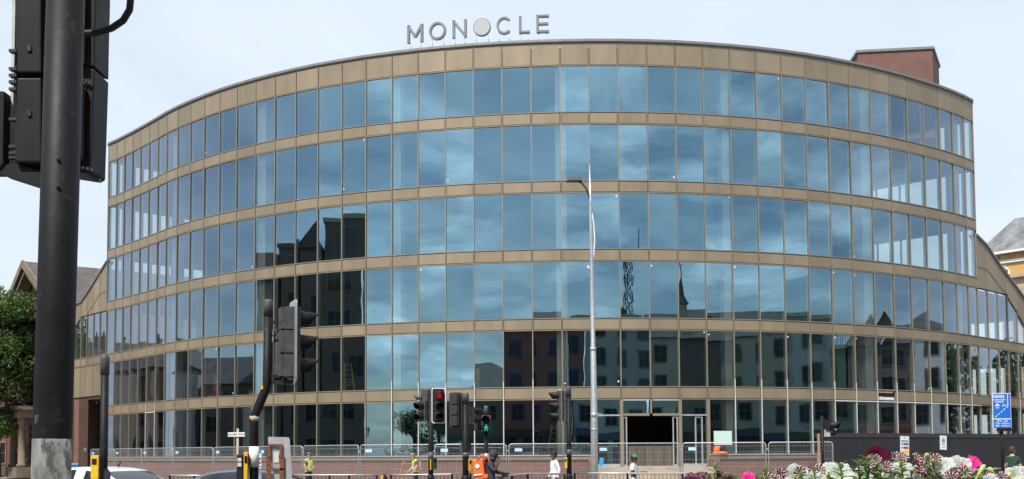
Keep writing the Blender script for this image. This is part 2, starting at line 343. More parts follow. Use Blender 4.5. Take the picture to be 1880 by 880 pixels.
# levels (glass bottom, glass top) and the bands between them
FL = {5: (19.19, 21.56), 4: (15.61, 18.48), 3: (12.08, 14.93), 2: (8.52, 11.38), 1: (5.02, 7.85), 0: (1.57, 4.32)}
BD = {5: (18.55, 19.11), 4: (14.99, 15.54), 3: (11.44, 12.01), 2: (7.91, 8.45), 1: (4.38, 4.95)}
band('parapet', A, 21.62, 22.76)
for k in (5, 4, 3): band('spandrel_band', A, *BD[k])
FULL = A[:]
W1 = LW[::-1][:-1]+A+RW[1:]       # storeys 1 and 2 run on into the wings
iL = len(LW)-1
band('spandrel_band', LW[::-1][:-1]+A+RW[1:8], *BD[2])
# band 1: leave out one broken panel at the right (module 39)
band('spandrel_band', A+RW[1:], *BD[1], k0=0, k1=37); band('spandrel_band', A+RW[1:], *BD[1], k0=38)
mb = MB(); a, b = A[37], A[38]; n = nrm(a, b)
seg_box(mb, a, b, n, 0.0, 0.3, 4.40, 4.43, 1, 0.05); seg_box(mb, a, b, n, -0.15, 0.3, 4.43, 4.70, 0, 0.06)
seg_box(mb, a, a+(b-a)*0.3, n, 0.01, 0.05, 4.42, 4.62, 1, 0.03)
for q in range(5): seg_box(mb, a+(b-a)*(0.12+q*0.15), a+(b-a)*(0.24+q*0.15), n, 0.02, 0.10, 4.44, 4.58, 2, 0.0)
seg_box(mb, a+(b-a)*0.1, a+(b-a)*0.85, n, -0.05, 0.2, 4.82, 4.9, 3, 0.0)
o = mb.build('open_spandrel', [inner_m, alu, white_p, timber], OB, ORG); o['label'] = 'open spandrel bay missing its bronze panel, insulation and timber showing'
# coping of the main roof
mb = MB()
for k in range(NA-1): seg_box(mb, A[k], A[k+1], nrm(A[k], A[k+1]), 0.09, 0.55, 22.82, 22.95)
mb.build('coping', coping_m, OB, ORG)
# --- windows
WINS = []     # (area, a, b, n, na, nb, z0, z1, z0b, z1b, last)
def addwin(P_, k, z0, z1, z0b=None, z1b=None, last=False):
    a, b = P_[k], P_[k+1]; n = nrm(a, b); z1b = z1 if z1b is None else z1b
    mid = (a+b)/2; d = mid.normalized(); area = (b-a).length*(z1-z0)*abs(n.dot(d))/mid.length_squared
    px = 940+2000*mid.x/mid.y
    if px > 1885 or px < 136: area *= 0.01
    WINS.append((area, a, b, n, vnorm(P_, k), vnorm(P_, k+1), z0, z1, z1b, last))
ENT = (26, 27, 28, 29)
for f_ in (5, 4, 3):
    for k in range(NA-1): addwin(A, k, *FL[f_], last=(k == NA-2))
W2 = LW[::-1][:-1]+A+RW[1:5]
for k in range(len(W2)-1):
    kk = k-iL      # index relative to the main facade
    if kk >= 0 and kk <= NA-1+2: addwin(W2, k, *FL[2], last=(kk == NA-1+2))
    elif kk >= -4: addwin(W2, k, 8.52, 11.38)
    elif kk == -5: addwin(W2, k, 8.52, 10.80, z1b=11.38)
    elif kk == -6: addwin(W2, k, 8.52, 10.75)
# raking heads at the right wing
addwin(RW, 3, 8.52, 11.30, z1b=10.45); addwin(RW, 4, 8.52, 10.40, z1b=9.5, last=True)
WR = A+RW[1:]
for k in range(len(WR)-1): addwin(WR, k, *FL[1], last=(k == len(WR)-2))
for k in range(len(WR)-1):
    if k in ENT: continue
    addwin(WR, k, *FL[0], last=(k in (25, len(WR)-2)))
WINS.sort(key=lambda t: -t[0])
def win_frame(mb, wn):
    _, a, b, n, na, nb, z0, z1, z1b, last = wn
    cap_box(mb, a, na, 0.024, 0.03, CW, z0-0.012, z1+0.012, 0)
    cap_box(mb, a, na, -0.06, 0.24, 0.055, z0-0.02, z1+0.02, 1)
    if last: cap_box(mb, b, nb, 0.024, 0.03, CW, z0-0.012, z1b+0.012, 0); cap_box(mb, b, nb, -0.06, 0.24, 0.055, z0-0.02, z1b+0.02, 1)
    if abs(z1b-z1) > 0.01: seg_box(mb, a, b, n, 0.04, 0.10, z1, z1+0.09, 0, 0.036, z0b=z1b, z1b=z1b+0.09)
    seg_box(mb, a, b, n, -0.065, 0.22, z0-0.055, z0-0.012, 1, 0.03)
def win_pane(mb, wn):
    _, a, b, n, na, nb, z0, z1, z1b, last = wn
    q = [random.uniform(-.008, .008) for _ in range(2)]; r = random.uniform(-.010, .010)
    vs = [V3(a-n*(0.035+q[0]), z0), V3(b-n*(0.035-q[0]), z0), V3(b-n*(0.035-q[0]+r), z1b), V3(a-n*(0.035+q[0]+r), z1)]
    mb.add(vs, [(0, 1, 2, 3)])
for wn in WINS[:100]:
    f = MB(); win_frame(f, wn); fo = f.build('window', [bronze_cap, white_pl], OB, ORG)
    p = MB(); win_pane(p, wn); p.build('pane', glass, fo, ORG)
f = MB(); p = MB()
for wn in WINS[100:]: win_frame(f, wn); win_pane(p, wn)
fo = f.build('window', [bronze_cap, white_pl], OB, ORG); fo['kind'] = 'stuff'
po = p.build('pane', glass, fo, ORG); po['kind'] = 'stuff'
# --- small installers' labels left on a few panes
rt = random.Random(5)
for q in range(26):
    f_ = rt.choice((5, 4, 3, 2, 1, 1)); k = rt.randrange(10, 42); a, b = A[k], A[k+1]; n = nrm(a, b); t = (b-a).normalized(); u = rt.choice((.12, 1.36)); z = FL[f_][1]-rt.uniform(.1, .25) if rt.random() < .5 else FL[f_][0]+rt.uniform(.05, .2)
    mb = MB(); p_ = a+t*u; seg_box(mb, p_-t*.035, p_+t*.035, n, -.012, .03, z, z+rt.uniform(.05, .10)); mb.build('glazing_label', white_p, OB, ORG)
# --- sill band and brick plinth (interrupted by the entrance)
for (k0, k1) in ((0, 26), (30, len(WR)-1)):
    mb = MB(); pl = MB()
    for k in range(k0, k1):
        a, b = WR[k], WR[k+1]; n = nrm(a, b)
        seg_box(mb, a, b, n, 0.10, 0.2, 1.31, 1.49, 0, 0.0); seg_box(mb, a, b, n, 0.15, 0.2, 1.493, 1.535, 1, 0.0)
        seg_box(pl, a, b, n, 0.02, 0.3, 0.0, 1.31)
    for k in range(k0, k1+1): cap_box(mb, WR[k], vnorm(WR, k), 0.115, 0.0, 0.05, 1.315, 1.485, 0)
    mb.build('sill', [bronze, alu], OB, ORG); pl.build('plinth', brick_dark, OB, ORG)
# --- white cover strips still on the mullions
for k in [19, 20, 21, 22, 23, 24]+list(range(31, 44))+[46, 48]+[5, 6]:
    mb = MB(); zt = 5.35 if k not in (5, 6) else 4.98
    cap_box(mb, WR[k], vnorm(WR, k), 0.045, -0.026, 0.042, 1.54, zt + random.uniform(-.1, .1))
    mb.build('mullion_cover', mat('cover_film', (0.62, 0.62, 0.58), 0.6, var=.15, vscale=4), OB, ORG)
mb = MB()
for k in (35, 36, 37, 38, 39, 40, 41, 42, 43): seg_box(mb, WR[k], WR[k+1], nrm(WR[k], WR[k+1]), 0.040, -0.026, 4.31, 4.35, 0, 0.05)
mb.build('sill_cover', white_p, OB, ORG)
mb = MB(); seg_box(mb, WR[5], WR[6], nrm(WR[5], WR[6]), 0.045, -0.026, 4.31, 4.35, 0, 0.05); mb.build('sill_cover', white_p, OB, ORG)
# --- entrance
e = MB()
a, b, c_, d_, e_ = A[26], A[27], A[28], A[29], A[30]
for p_, n_ in ((a, vnorm(A, 26)), (b, vnorm(A, 27)), (d_, vnorm(A, 29)), (e_, vnorm(A, 30))): cap_box(e, p_, n_, 0.09, 0.2, 0.16, 0.0, 4.31, 0)
cap_box(e, c_, vnorm(A, 28), 0.05, 0.1, 0.09, 3.62, 4.31, 0)
for (p_, q_, zz, mm, h_) in ((a, b, 3.50, 1, 0.07), (b, c_, 3.50, 0, 0.12), (c_, d_, 3.50, 0, 0.12), (d_, e_, 3.50, 1, 0.07), (b, c_, 4.27, 1, 0.06), (c_, d_, 4.27, 1, 0.06), (a, b, 0.95, 1, 0.12), (d_, e_, 0.95, 1, 0.12)):
    n = nrm(p_, q_); seg_box(e, p_, q_, n, 0.06, 0.1, zz, zz+h_, mm, 0.083)
o = e.build('entrance_frame', [bronze_cap, alu], OB, ORG)
e = MB()
for (p_, q_, z0, z1) in ((a, b, 1.07, 3.50), (a, b, 3.57, 4.31), (b, c_, 3.62, 4.27), (c_, d_, 3.62, 4.27), (d_, e_, 3.57, 4.31), (d_, e_, 1.07, 3.50)):
    n = nrm(p_, q_); seg_box(e, p_, q_, n, -0.03, 0.035, z0, z1, 0, 0.083)
e.build('entrance_glazing', glass, OB, ORG)
def door_leaf(p_, q_, fr0, fr1):
    n = nrm(p_, q_); t = q_-p_; P0, P1 = p_+t*fr0, p_+t*fr1; m1 = MB()
    for s_ in (P0, P1): cap_box(m1, s_, n, 0.02, 0.05, 0.06, 0.95, 3.45, 0)
    seg_box(m1, P0, P1, n, 0.015, 0.045, 0.95, 1.03, 0, 0.035); seg_box(m1, P0, P1, n, 0.015, 0.045, 3.40, 3.45, 0, 0.035)
    return m1.build('door', alu, OB, ORG)
door_leaf(b, c_, 0.06, 0.16); door_leaf(c_, d_, 0.76, 0.90); door_leaf(d_, e_, 0.55, 0.78)
e = MB(); n = nrm(b, d_)
for q in range(46):          # brown slatted barrier across the lower half of the doorway
    s0 = b+(d_-b)*(0.10+q*0.0175); seg_box(e, s0, s0+(d_-b)*0.012, n, -0.15, 0.2, 0.95, 1.95+0.0*q, 0)
e.build('doorway_slats', mat('brown_slats', (0.13, 0.10, 0.075), 0.7, island=0.35), OB, ORG)
for (zz, dd) in ((0.9, 0.9), (0.73, 1.25), (0.56, 1.6), (0.39, 1.95), (0.22, 2.3)):
    e = MB(); seg_box(e, a-(b-a)*0.02, e_+(e_-d_)*0.02, nrm(b, d_), dd, -0.25 if zz < 0.9 else 0.4, zz-0.17, zz); e.build('step', stone, OB, ORG)
for p_, n_, s_ in ((a, vnorm(A, 26), -1), (e_, vnorm(A, 30), 1)):
    e = MB(); t = Vector((-n_.y, n_.x)); seg_box(e, p_+t*s_*0.1-t*0.14, p_+t*s_*0.1+t*0.14, n_, 0.9, 0.0, 0, 1.30); e.build('step_wall', brick_dark, OB, ORG)
# --- inside: slabs, core walls, columns
def strip(mb, P_, o0, o1, z0, z1, ks, m=0):
    for k in ks:
        n0, n1 = vnorm(P_, k), vnorm(P_, k+1); a0, b0, b1, a1 = P_[k]-n0*o0, P_[k+1]-n1*o0, P_[k+1]-n1*o1, P_[k]-n0*o1
        mb.add([V3(a0, z0), V3(b0, z0), V3(b1, z0), V3(a1, z0), V3(a0, z1), V3(b0, z1), V3(b1, z1), V3(a1, z1)],
               [(3, 2, 1, 0), (4, 5, 6, 7), (0, 1, 5, 4), (1, 2, 6, 5), (2, 3, 7, 6), (3, 0, 4, 7)], m)
for (z0, z1) in ((1.0, 1.45), (4.42, 4.94), (7.95, 8.44), (11.48, 12.0), (15.03, 15.53), (18.59, 19.10), (21.66, 22.6)):
    PP = A if z1 > 9 else LW[::-1][:-1]+A+RW[1:6] if z1 > 5 else A+RW[1:]
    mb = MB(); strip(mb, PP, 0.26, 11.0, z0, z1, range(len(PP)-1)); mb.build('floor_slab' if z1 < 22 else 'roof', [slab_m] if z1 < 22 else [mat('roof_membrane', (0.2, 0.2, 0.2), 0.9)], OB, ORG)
for f_, (z0, z1) in FL.items():
    PP = A+RW[1:]
    ks = range(2, 42) if f_ >= 3 else range(0, len(PP)-1)
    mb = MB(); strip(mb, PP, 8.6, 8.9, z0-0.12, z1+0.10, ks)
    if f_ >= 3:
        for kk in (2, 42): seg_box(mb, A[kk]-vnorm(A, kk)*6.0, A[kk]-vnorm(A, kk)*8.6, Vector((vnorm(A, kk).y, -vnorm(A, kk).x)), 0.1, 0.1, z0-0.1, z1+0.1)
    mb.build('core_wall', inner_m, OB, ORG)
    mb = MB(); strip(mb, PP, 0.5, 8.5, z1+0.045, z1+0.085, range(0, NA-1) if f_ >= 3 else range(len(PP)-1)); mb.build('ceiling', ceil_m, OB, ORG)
for k in (1, 7, 13, 19, 25, 31, 37, 43, 49):
    n = vnorm(WR, k); c0 = WR[k]-n*0.80; mb = MB(); top = 21.66 if k < 45 else 7.9
    seg = [(1.45, 4.42), (4.94, 7.95), (8.44, 11.48), (12.0, 15.03), (15.53, 18.59), (19.1, 21.66)]
    for (z0, z1) in seg:
        if z1 > top+0.1: continue
        cap_box(mb, c0, n, 0.28, 0.28, 0.56, z0, z1)
    mb.build('column', col_m, OB, ORG)
# far ends of the upper floors: clad corner and glazed return
for (k, s_) in ((0, -1), (NA-1, 1)):
    n = vnorm(A, k); t = Vector((-n.y, n.x)); p_ = A[k]; inn = (-n+t*s_*-0.12).normalized(); m1 = MB()
    nn = Vector((inn.y, -inn.x))*(-s_)
    for (z0, z1) in [BD[5], BD[4], BD[3], (21.62, 22.76)]: seg_box(m1, p_, p_+inn*9, nn, 0.0, 0.1, z0-.03, z1+.03)
    for q in range(7): 
        for f_ in (5, 4, 3): cap_box(m1, p_+inn*(0.05+q*1.49), nn, 0.03, 0.12, 0.09, FL[f_][0]-0.05, FL[f_][1]+0.05)
    m1.build('end_frame', bronze_cap, OB, ORG)
    m1 = MB()
    for q in range(6):
        for f_ in (5, 4, 3):
            a0, b0 = p_+inn*(0.1+q*1.49), p_+inn*(1.54+q*1.49)
            m1.add([V3(a0-nn*0.05, FL[f_][0]), V3(b0-nn*0.05, FL[f_][0]), V3(b0-nn*0.05, FL[f_][1]), V3(a0-nn*0.05, FL[f_][1])], [(0, 1, 2, 3)])
    m1.build('end_glazing', glass, OB, ORG)
    m1 = MB(); seg_box(m1, p_, p_+inn*9, nn, 0.12, 0.3, 22.78, 22.95); m1.build('coping', coping_m, OB, ORG)
# --- wings: raking cladding above storey 2
def rake(P_, bot, top, mirror=False):
    m1 = MB(); c1 = MB()
    for k in range(len(P_)-1):
        a0, b0 = P_[k], P_[k+1]
        if mirror: a0, b0 = b0, a0; za, zb_, ta, tb = bot[k+1], bot[k], top[k+1], top[k]
        else: za, zb_, ta, tb = bot[k], bot[k+1], top[k], top[k+1]
        n = nrm(a0, b0)
        seg_box(m1, a0, b0, n, 0.0, 0.3, za+0.02, ta, 0, 0.03, z0b=zb_+0.02, z1b=tb)
        seg_box(c1, a0, b0, n, 0.10, 0.45, ta, ta+0.11, 0, 0.0, z0b=tb, z1b=tb+0.11)
        cap_box(m1, P_[k+1], n, 0.03, 0.1, 0.06, bot[k+1]+0.03, top[k+1]-0.02, 1)
    m1.build('wing_cladding', [bronze, bronze_cap], OB, ORG); c1.build('wing_coping', coping_m, OB, ORG)
rake(LW, [11.44, 11.44, 11.44, 11.44, 11.44, 10.85, 10.82], [14.75, 14.15, 13.55, 12.95, 12.45, 12.4, 12.4], mirror=True)
rake(RW[:9], [11.44, 11.44, 11.44, 11.44, 10.6, 9.6, 8.52, 8.5, 8.5], [14.6, 14.15, 13.35, 12.65, 12.0, 11.3, 10.6, 9.9, 9.2])
m1 = MB()
for q in range(3):
    a0, b0 = LW[q+1], LW[q]; n = nrm(a0, b0)
    zz = (12.75, 12.7, 12.1, 11.5)
    seg_box(m1, a0, b0, n, 0.03, 0.0, zz[q+1], zz[q+1]+0.06, 0, 0.0, z0b=zz[q], z1b=zz[q]+0.06)
    a0, b0 = RW[q], RW[q+1]; n = nrm(a0, b0); zz = (12.75, 12.7, 12.0, 11.42)
    seg_box(m1, a0, b0, n, 0.03, 0.0, zz[q], zz[q]+0.06, 0, 0.0, z0b=zz[q+1], z1b=zz[q+1]+0.06)
m1.build('panel_joint', bronze_cap, OB, ORG)
# left wing: tall cladding over the open passage, soffit, brick pier
m1 = MB(); Lr = LW[::-1]
for k in range(len(Lr)-1):
    a0, b0 = Lr[k], Lr[k+1]; n = nrm(a0, b0)
    seg_box(m1, a0, b0, n, 0.0, 0.3, 5.75, 7.84, 0, 0.03); cap_box(m1, Lr[k], n, 0.03, 0.1, 0.06, 5.77, 7.84, 1)
m1.build('passage_cladding', [bronze, bronze_cap], OB, ORG)
m1 = MB(); strip(m1, Lr, 0.1, 10.0, 5.55, 5.74, range(len(Lr)-1)); m1.build('passage_soffit', mat('soffit', (0.10, 0.09, 0.08), 0.8), OB, ORG)
m1 = MB(); n = vnorm(LW, 3); seg_box(m1, LW[4]+Vector((0.25, -0.2)), LW[4]+Vector((0.80, -0.75)), n, 0.1, 0.55, 0, 5.55); m1.build('brick_pier', brick_dark, OB, ORG)
m1 = MB(); n = vnorm(A, 0); inn = Vector((-n.x*0.9+0.0, -n.y*0.9)).normalized(); nn = Vector((-inn.y, inn.x))
seg_box(m1, A[0]+Vector((0.1, 0)), A[0]+inn*10, nn, 0.02, 0.3, 0, 5.55); m1.build('passage_wall', brick_dark, OB, ORG)
m1 = MB(); w0, w1 = at(162, 800, 76.6), at(184, 800, 86.0); m1.bar((w0.x, w0.y, 2.77), (w1.x, w1.y, 2.77), .3, 5.54); m1.build('passage_wall', brick_mat('passage_brick_shaded', (0.13, 0.06, 0.048), (0.09, 0.045, 0.04), (0.15, 0.11, 0.09)), OB, ORG)  # plinth brick darkened: the shade inside the passage is put into its colour
m1 = MB()
for f_ in (1, 2):
    z0, z1 = FL[f_]; a0 = LW[6]; seg_box(m1, a0, a0+inn*10, nn, 0.0, 0.2, 5.74 if f_ == 1 else 8.0, 7.9 if f_ == 1 else 12.4)
m1.build('wing_end_wall', bronze, OB, ORG)
# stair tower in brick on the roof
pL, pM, pR, pE = at(1560, 100, 74), at(1575, 100, 71.6), at(1712, 100, 71.0), at(1723, 100, 74.5)
zt = atz  # helper alias
ztow = at(1640, 94, 71.3).z
m1 = MB(); poly = [Vector(p_.xy) for p_ in (pL, pM, pR, pE)]; poly.append(poly[3]+(poly[1]-poly[2])*0.9+Vector((0, 2)))
nb = len(poly); m1.add([V3(p_, 22.3) for p_ in poly]+[V3(p_, ztow) for p_ in poly], [tuple(range(nb))[::-1], tuple(range(nb, 2*nb))]+[(i, (i+1) % nb, (i+1) % nb+nb, i+nb) for i in range(nb)])
tw = m1.build('stair_tower', brick_ph, OB, ORG)
m1 = MB(); cc = sum(poly, Vector((0, 0)))/nb; pp = [p_+(p_-cc).normalized()*0.14 for p_ in poly]
m1.add([V3(p_, ztow) for p_ in pp]+[V3(p_, ztow+0.17) for p_ in pp], [tuple(range(nb))[::-1], tuple(range(nb, 2*nb))]+[(i, (i+1) % nb, (i+1) % nb+nb, i+nb) for i in range(nb)]); m1.build('tower_coping', coping_m, tw, ORG)
m1 = MB(); q = at(1684, 127, 71.6); m1.box(q, (0.22, 0.3, 0.15)); m1.box((q.x, q.y, q.z-0.18), (0.14, 0.2, 0.22)); m1.build('tower_lamp', [white_p], tw, ORG)

# ------------------------------------------------------------------ roof sign
def facade_at(px):      # facade point & normal for a pixel column, set back from the edge
    for k in range(NA-1):
        x0 = 940+FPX*A[k].x/A[k].y; x1 = 940+FPX*A[k+1].x/A[k+1].y
        if x0 <= px <= x1: u = (px-x0)/(x1-x0); return A[k].lerp(A[k+1], u), (vnorm(A, k)*(1-u)+vnorm(A, k+1)*u).normalized()
pS, nS = facade_at(880)
SG = thing('roof_sign', 'grey metal MONOCLE letters standing on thin struts along the roof edge', 'sign', (pS.x, pS.y, 22.95))
sign_side = mat('sign_return', (0.18, 0.185, 0.19), 0.5, 0.3, var=0.1); sign_face = mat('sign_face', (0.24, 0.245, 0.25), 0.5, 0.2); disc_m = mat('sign_disc', (0.42, 0.44, 0.44), 0.5)
def letter(ch, x0, x1, yt, yb):
    xm = (x0+x1)/2; p_, n_ = facade_at(xm+6); p_ = p_-n_*0.55; t = Vector((-n_.y, n_.x)); D = p_.y
    zb = at(xm, yb, D).z; zt_ = at(xm, yt, D).z; W = (x1-x0)/FPX*D*1.03/max(0.5, t.x); H = zt_-zb; st = 0.135
    X0 = at(xm, yb, D).x; c0 = Vector((X0, p_.y))
    Mx = Matrix(((t.x, -n_.x, 0, c0.x), (t.y, -n_.y, 0, c0.y), (0, 0, 1, zb), (0, 0, 0, 1)))
    mb = MB(); h = W/2-st/2
    def stroke(x_a, z_a, x_b, z_b, w_=st, y0=-0.07, y1=0.07, m=0):
        d = Vector((x_b-x_a, z_b-z_a)).normalized(); q = Vector((-d.y, d.x))*w_/2; a_, b_ = Vector((x_a, z_a)), Vector((x_b, z_b))
        mb.prism([a_-q, b_-q, b_+q, a_+q], y0, y1, m, Mx)
    def both(*a_): stroke(*a_); stroke(*a_, st*0.36, -0.085, -0.06, 1)
    def ring(a0, a1, full=False):
        n_s = 40; rx, rz = W/2, H/2
        for (ro, ri, y0, y1, mm) in ((1.0, 1.0-2*st/H, -0.07, 0.07, 0), (1-st*0.64/H, 1-st*1.36/H, -0.085, -0.06, 1)):
            for i in range(n_s):
                b0, b1 = a0+(a1-a0)*i/n_s, a0+(a1-a0)*(i+1)/n_s
                mb.prism([(rx*ro*cos(b0), rz+rz*ro*sin(b0)), (rx*ro*cos(b1), rz+rz*ro*sin(b1)), (rx*ri*cos(b1), rz+rz*ri*sin(b1)), (rx*ri*cos(b0), rz+rz*ri*sin(b0))], y0, y1, mm, Mx)
    s2 = st/2; name = 'letter'
    if ch == 'M': both(-h, 0, -h, H); both(h, 0, h, H); both(-h, H-s2, 0, H*0.32); both(h, H-s2, 0, H*0.32)
    elif ch == 'N': both(-h, 0, -h, H); both(h, 0, h, H); both(-h, H-s2, h, s2)
    elif ch == 'L': both(-h, 0, -h, H); both(-h, s2, W/2, s2)
    elif ch == 'E': both(-h, 0, -h, H); both(-h, s2, W/2, s2); both(-h, H/2, W/2-0.04, H/2); both(-h, H-s2, W/2, H-s2)
    elif ch == 'O': ring(0, 2*pi)
    elif ch == 'C': ring(R(42), R(318))
    elif ch == 'D':
        pol = [(W/2*cos(2*pi*i/40), H/2+H/2*sin(2*pi*i/40)) for i in range(40)]
        mb.prism(pol, -0.05, 0.07, 0, Mx); mb.prism([(x*0.92, H/2+(z-H/2)*0.92) for x, z in pol], -0.075, -0.05, 2, Mx); name = 'letter'
    o_ = mb.build(name, [sign_side, sign_face, disc_m], SG, SG.location)
    for sx in (-h*0.8, h*0.8):
        mb = MB()
        z_top = 0.02 if ch in 'MNLE' else H*0.12
        q0 = Mx @ Vector((sx, 0, z_top)); mb.tube([q0, (q0.x, q0.y, 22.9)], 0.016, 6); mb.tube([q0, (q0.x-n_.x*0.5, q0.y-n_.y*0.5, 22.6)], 0.01, 5); mb.build('strut', galv, o_, SG.location)
for a_ in (('M', 748, 777, 46, 79), ('O', 788, 819, 41, 74), ('N', 831, 857, 37, 70), ('D', 869, 901, 34, 67), ('C', 912, 940, 31.5, 64), ('L', 953, 973, 30, 62), ('E', 985, 1008, 28, 61)): letter(*a_)

# ------------------------------------------------------------------ buildings around (the old one at the left, stone one at the right, the far side of the street)
win_fr = mat('dull_window_frame', (0.16, 0.16, 0.15), 0.7)
def house(name, label, p0, p1, depth, h, storeys, wallm, roof='flat', rh=3.0, roofm=None, nwin=5, wm=None, shop=None, chim=0, group=None, face=None, winmax=60, band_m=None, gable=None):
    """front runs from p0 to p1 (plan), the body lies on the left-hand side of p0->p1"""
    p0, p1 = Vector(p0), Vector(p1); L = (p1-p0).length; ang = math.atan2((p1-p0).y, (p1-p0).x)
    H_ = thing(name, label, 'building', (p0.x, p0.y, 0), ang, group)
    m1 = MB(); m1.box((L/2, depth/2, h/2), (L, depth, h)); wl = m1.build('wall', wallm, H_)
    rm = roofm or slate; m1 = MB()
    if roof == 'gable':      # ridge parallel to the front
        m1.add([(-.3, -.4, h), (L+.3, -.4, h), (L+.3, depth+.4, h), (-.3, depth+.4, h), (-.3, depth/2, h+rh), (L+.3, depth/2, h+rh)], [(0, 1, 5, 4), (2, 3, 4, 5), (0, 4, 3), (1, 2, 5), (3, 2, 1, 0)])
    elif roof == 'hip':
        q = min(depth/2, L/2)*0.9; m1.add([(-.3, -.4, h), (L+.3, -.4, h), (L+.3, depth+.4, h), (-.3, depth+.4, h), (q, depth/2, h+rh), (L-q, depth/2, h+rh)], [(0, 1, 5, 4), (2, 3, 4, 5), (0, 4, 3), (1, 2, 5), (3, 2, 1, 0)])
    elif roof == 'front':    # gable to the street
        m1.add([(-.3, -.4, h), (L+.3, -.4, h), (L+.3, depth, h), (-.3, depth, h), (L/2, -.4, h+rh), (L/2, depth, h+rh)], [(0, 4, 5, 3), (4, 1, 2, 5), (0, 1, 4), (2, 3, 5), (3, 2, 1, 0)])
    else:
        m1.box((L/2, depth/2, h+0.2), (L+.3, depth+.3, 0.4))
    rf = m1.build('roof', rm if roof != 'flat' else (band_m or stone), H_)
    if gable:                # small dormer gables with white boards
        for gx in gable:
            m1 = MB(); m1.prism([(gx-1.8, h), (gx+1.8, h), (gx, h+3.2)], -0.3, depth/2); m1.build('dormer', wallm, H_)
            m1 = MB(); m1.bar((gx-2.0, -.4, h-.2), (gx, -.4, h+3.3), .3, .12); m1.bar((gx+2.0, -.4, h-.2), (gx, -.4, h+3.3), .3, .12); m1.build('bargeboard', white_p, H_)
    for c in range(chim):
        m1 = MB(); cxx = L*(c+0.5)/chim; ch = h+rh*0.8+1.0 if roof != 'flat' else h+1.8
        m1.box((cxx, depth*0.42, (h+ch)/2), (1.5, .7, ch-h)); m1.box((cxx, depth*0.42, ch+.06), (1.7, .9, .12))
        for q in range(4): m1.tube([(cxx-.55+q*.37, depth*.42, ch+.1), (cxx-.55+q*.37, depth*.42, ch+.65)], [.12, .09], 8)
        m1.build('chimney', brick_shade, rf)
    f0 = 0
    if shop:
        m1 = MB(); m1.box((L/2, -.12, 3.5), (L-.4, .3, .8)); m1.build('fascia', shop, H_)
        ns = max(1, int(L/4))
        for q in range(ns):
            m1 = MB(); sx = L*(q+.5)/ns; m1.box((sx, -.03, 1.7), (L/ns-.7, .08, 2.6)); m1.build('shop_window', dark_glass, H_)
        f0 = 1
    sh = (h-(4.0 if shop else 0.4))/max(1, storeys-f0); cnt = 0
    for f_ in range(f0, storeys):
        z = (4.0+(f_-1)*sh if shop else 0.4+f_*sh)+sh*0.5
        for q in range(nwin):
            if cnt >= winmax: break
            cnt += 1; wx = L*(q+.5)/nwin; ww, wh = min(1.3, L/nwin*.5), min(1.9, sh*.58); m1 = MB()
            m1.box((wx, -.02, z), (ww+.24, .10, wh+.24)); fo_ = m1.build('window', wm or win_fr, H_)
            m1 = MB(); m1.box((wx-ww/4-.01, -.085, z+wh/4), (ww/2-.06, .03, wh/2-.07)); m1.box((wx+ww/4+.01, -.085, z+wh/4), (ww/2-.06, .03, wh/2-.07)); m1.box((wx-ww/4-.01, -.085, z-wh/4), (ww/2-.06, .03, wh/2-.07)); m1.box((wx+ww/4+.01, -.085, z-wh/4), (ww/2-.06, .03, wh/2-.07))
            m1.build('pane', dark_glass, fo_)
    if band_m and roof != 'flat':
        m1 = MB(); m1.box((L/2, -.12, h-.25), (L+.2, .35, .45)); m1.build('cornice', band_m, H_)
    return H_
# far side of the street, seen in the glass. The fronts look back towards the office building.
fas_r = mat('red_fascia', (0.16, 0.03, 0.03), 0.5); fas_b = mat('blue_fascia', (0.05, 0.07, 0.12), 0.5); fas_g = mat('green_fascia', (0.04, 0.07, 0.05), 0.5); fas_k = mat('black_fascia', (0.02, 0.02, 0.02), 0.5)
purple_w = mat('purple_frame', (0.10, 0.05, 0.22), 0.5)
house('shop_terrace', 'dark brick terrace with purple window frames across the road, mirrored above the doorway', (4, -14), (-18, -13), 12, 15.6, 4, brick_red, 'hip', 2.6, shop=fas_k, nwin=8, wm=purple_w, chim=0)
house('shop_terrace', 'lower hip roofed corner block across the road with a dark slate roof', (-18.2, -13), (-36, -9), 12, 9.0, 2, brick_shade, 'hip', 3.4, nwin=6, shop=fas_g)
house('shop_terrace', 'grey rendered shop building with flat roof across the road', (24, -14), (4.2, -14), 12, 17.2, 5, render_g, 'flat', nwin=7, shop=fas_b)
h3 = house('shop_terrace', 'beige shop building with big chimney stacks and slate roof across the road', (38.5, -9), (24.2, -14), 11, 14.8, 4, render_b, 'gable', 3.6, nwin=5, shop=fas_r, chim=2)
house('shop_terrace', 'slate roofed brick shops with skylights at the bend of the road', (55, 3), (38.7, -9), 12, 14.6, 4, brick_shade, 'gable', 4.0, nwin=6, shop=fas_k, chim=1)
house('shop_terrace', 'beige rendered shops with a slate roof past the bend of the road', (63.5, 13), (55.2, 3.2), 12, 15.0, 4, render_b, 'gable', 3.4, nwin=4, shop=fas_b)
house('shop_terrace', 'grey rendered shop block between the beige shops and the low green shop', (69.8, 30.5), (63.7, 13.2), 10, 16.0, 4, render_g, 'flat', nwin=6, shop=fas_g)
lowg = house('shop_terrace', 'low flat roofed green rendered shop with roof railings', (72.0, 38), (70.0, 30.8), 12, 12.4, 3, mat('green_render', (0.16, 0.20, 0.14), 0.85), 'flat', nwin=2, shop=fas_b)
m1 = MB()
for q in range(24): m1.box((.3+q*.3, .2, 13.2), (.05, .05, 1.3))
m1.box((3.7, .2, 13.8), (7.2, .05, .05)); m1.build('roof_railing', black_p, lowg)
house('shop_terrace', 'dark brown brick shop with white boarded gables', (74, 58), (72.1, 38.2), 10, 12.6, 4, brick_shade, 'gable', 2.5, nwin=5, shop=fas_r, gable=(8.5, 15.0))
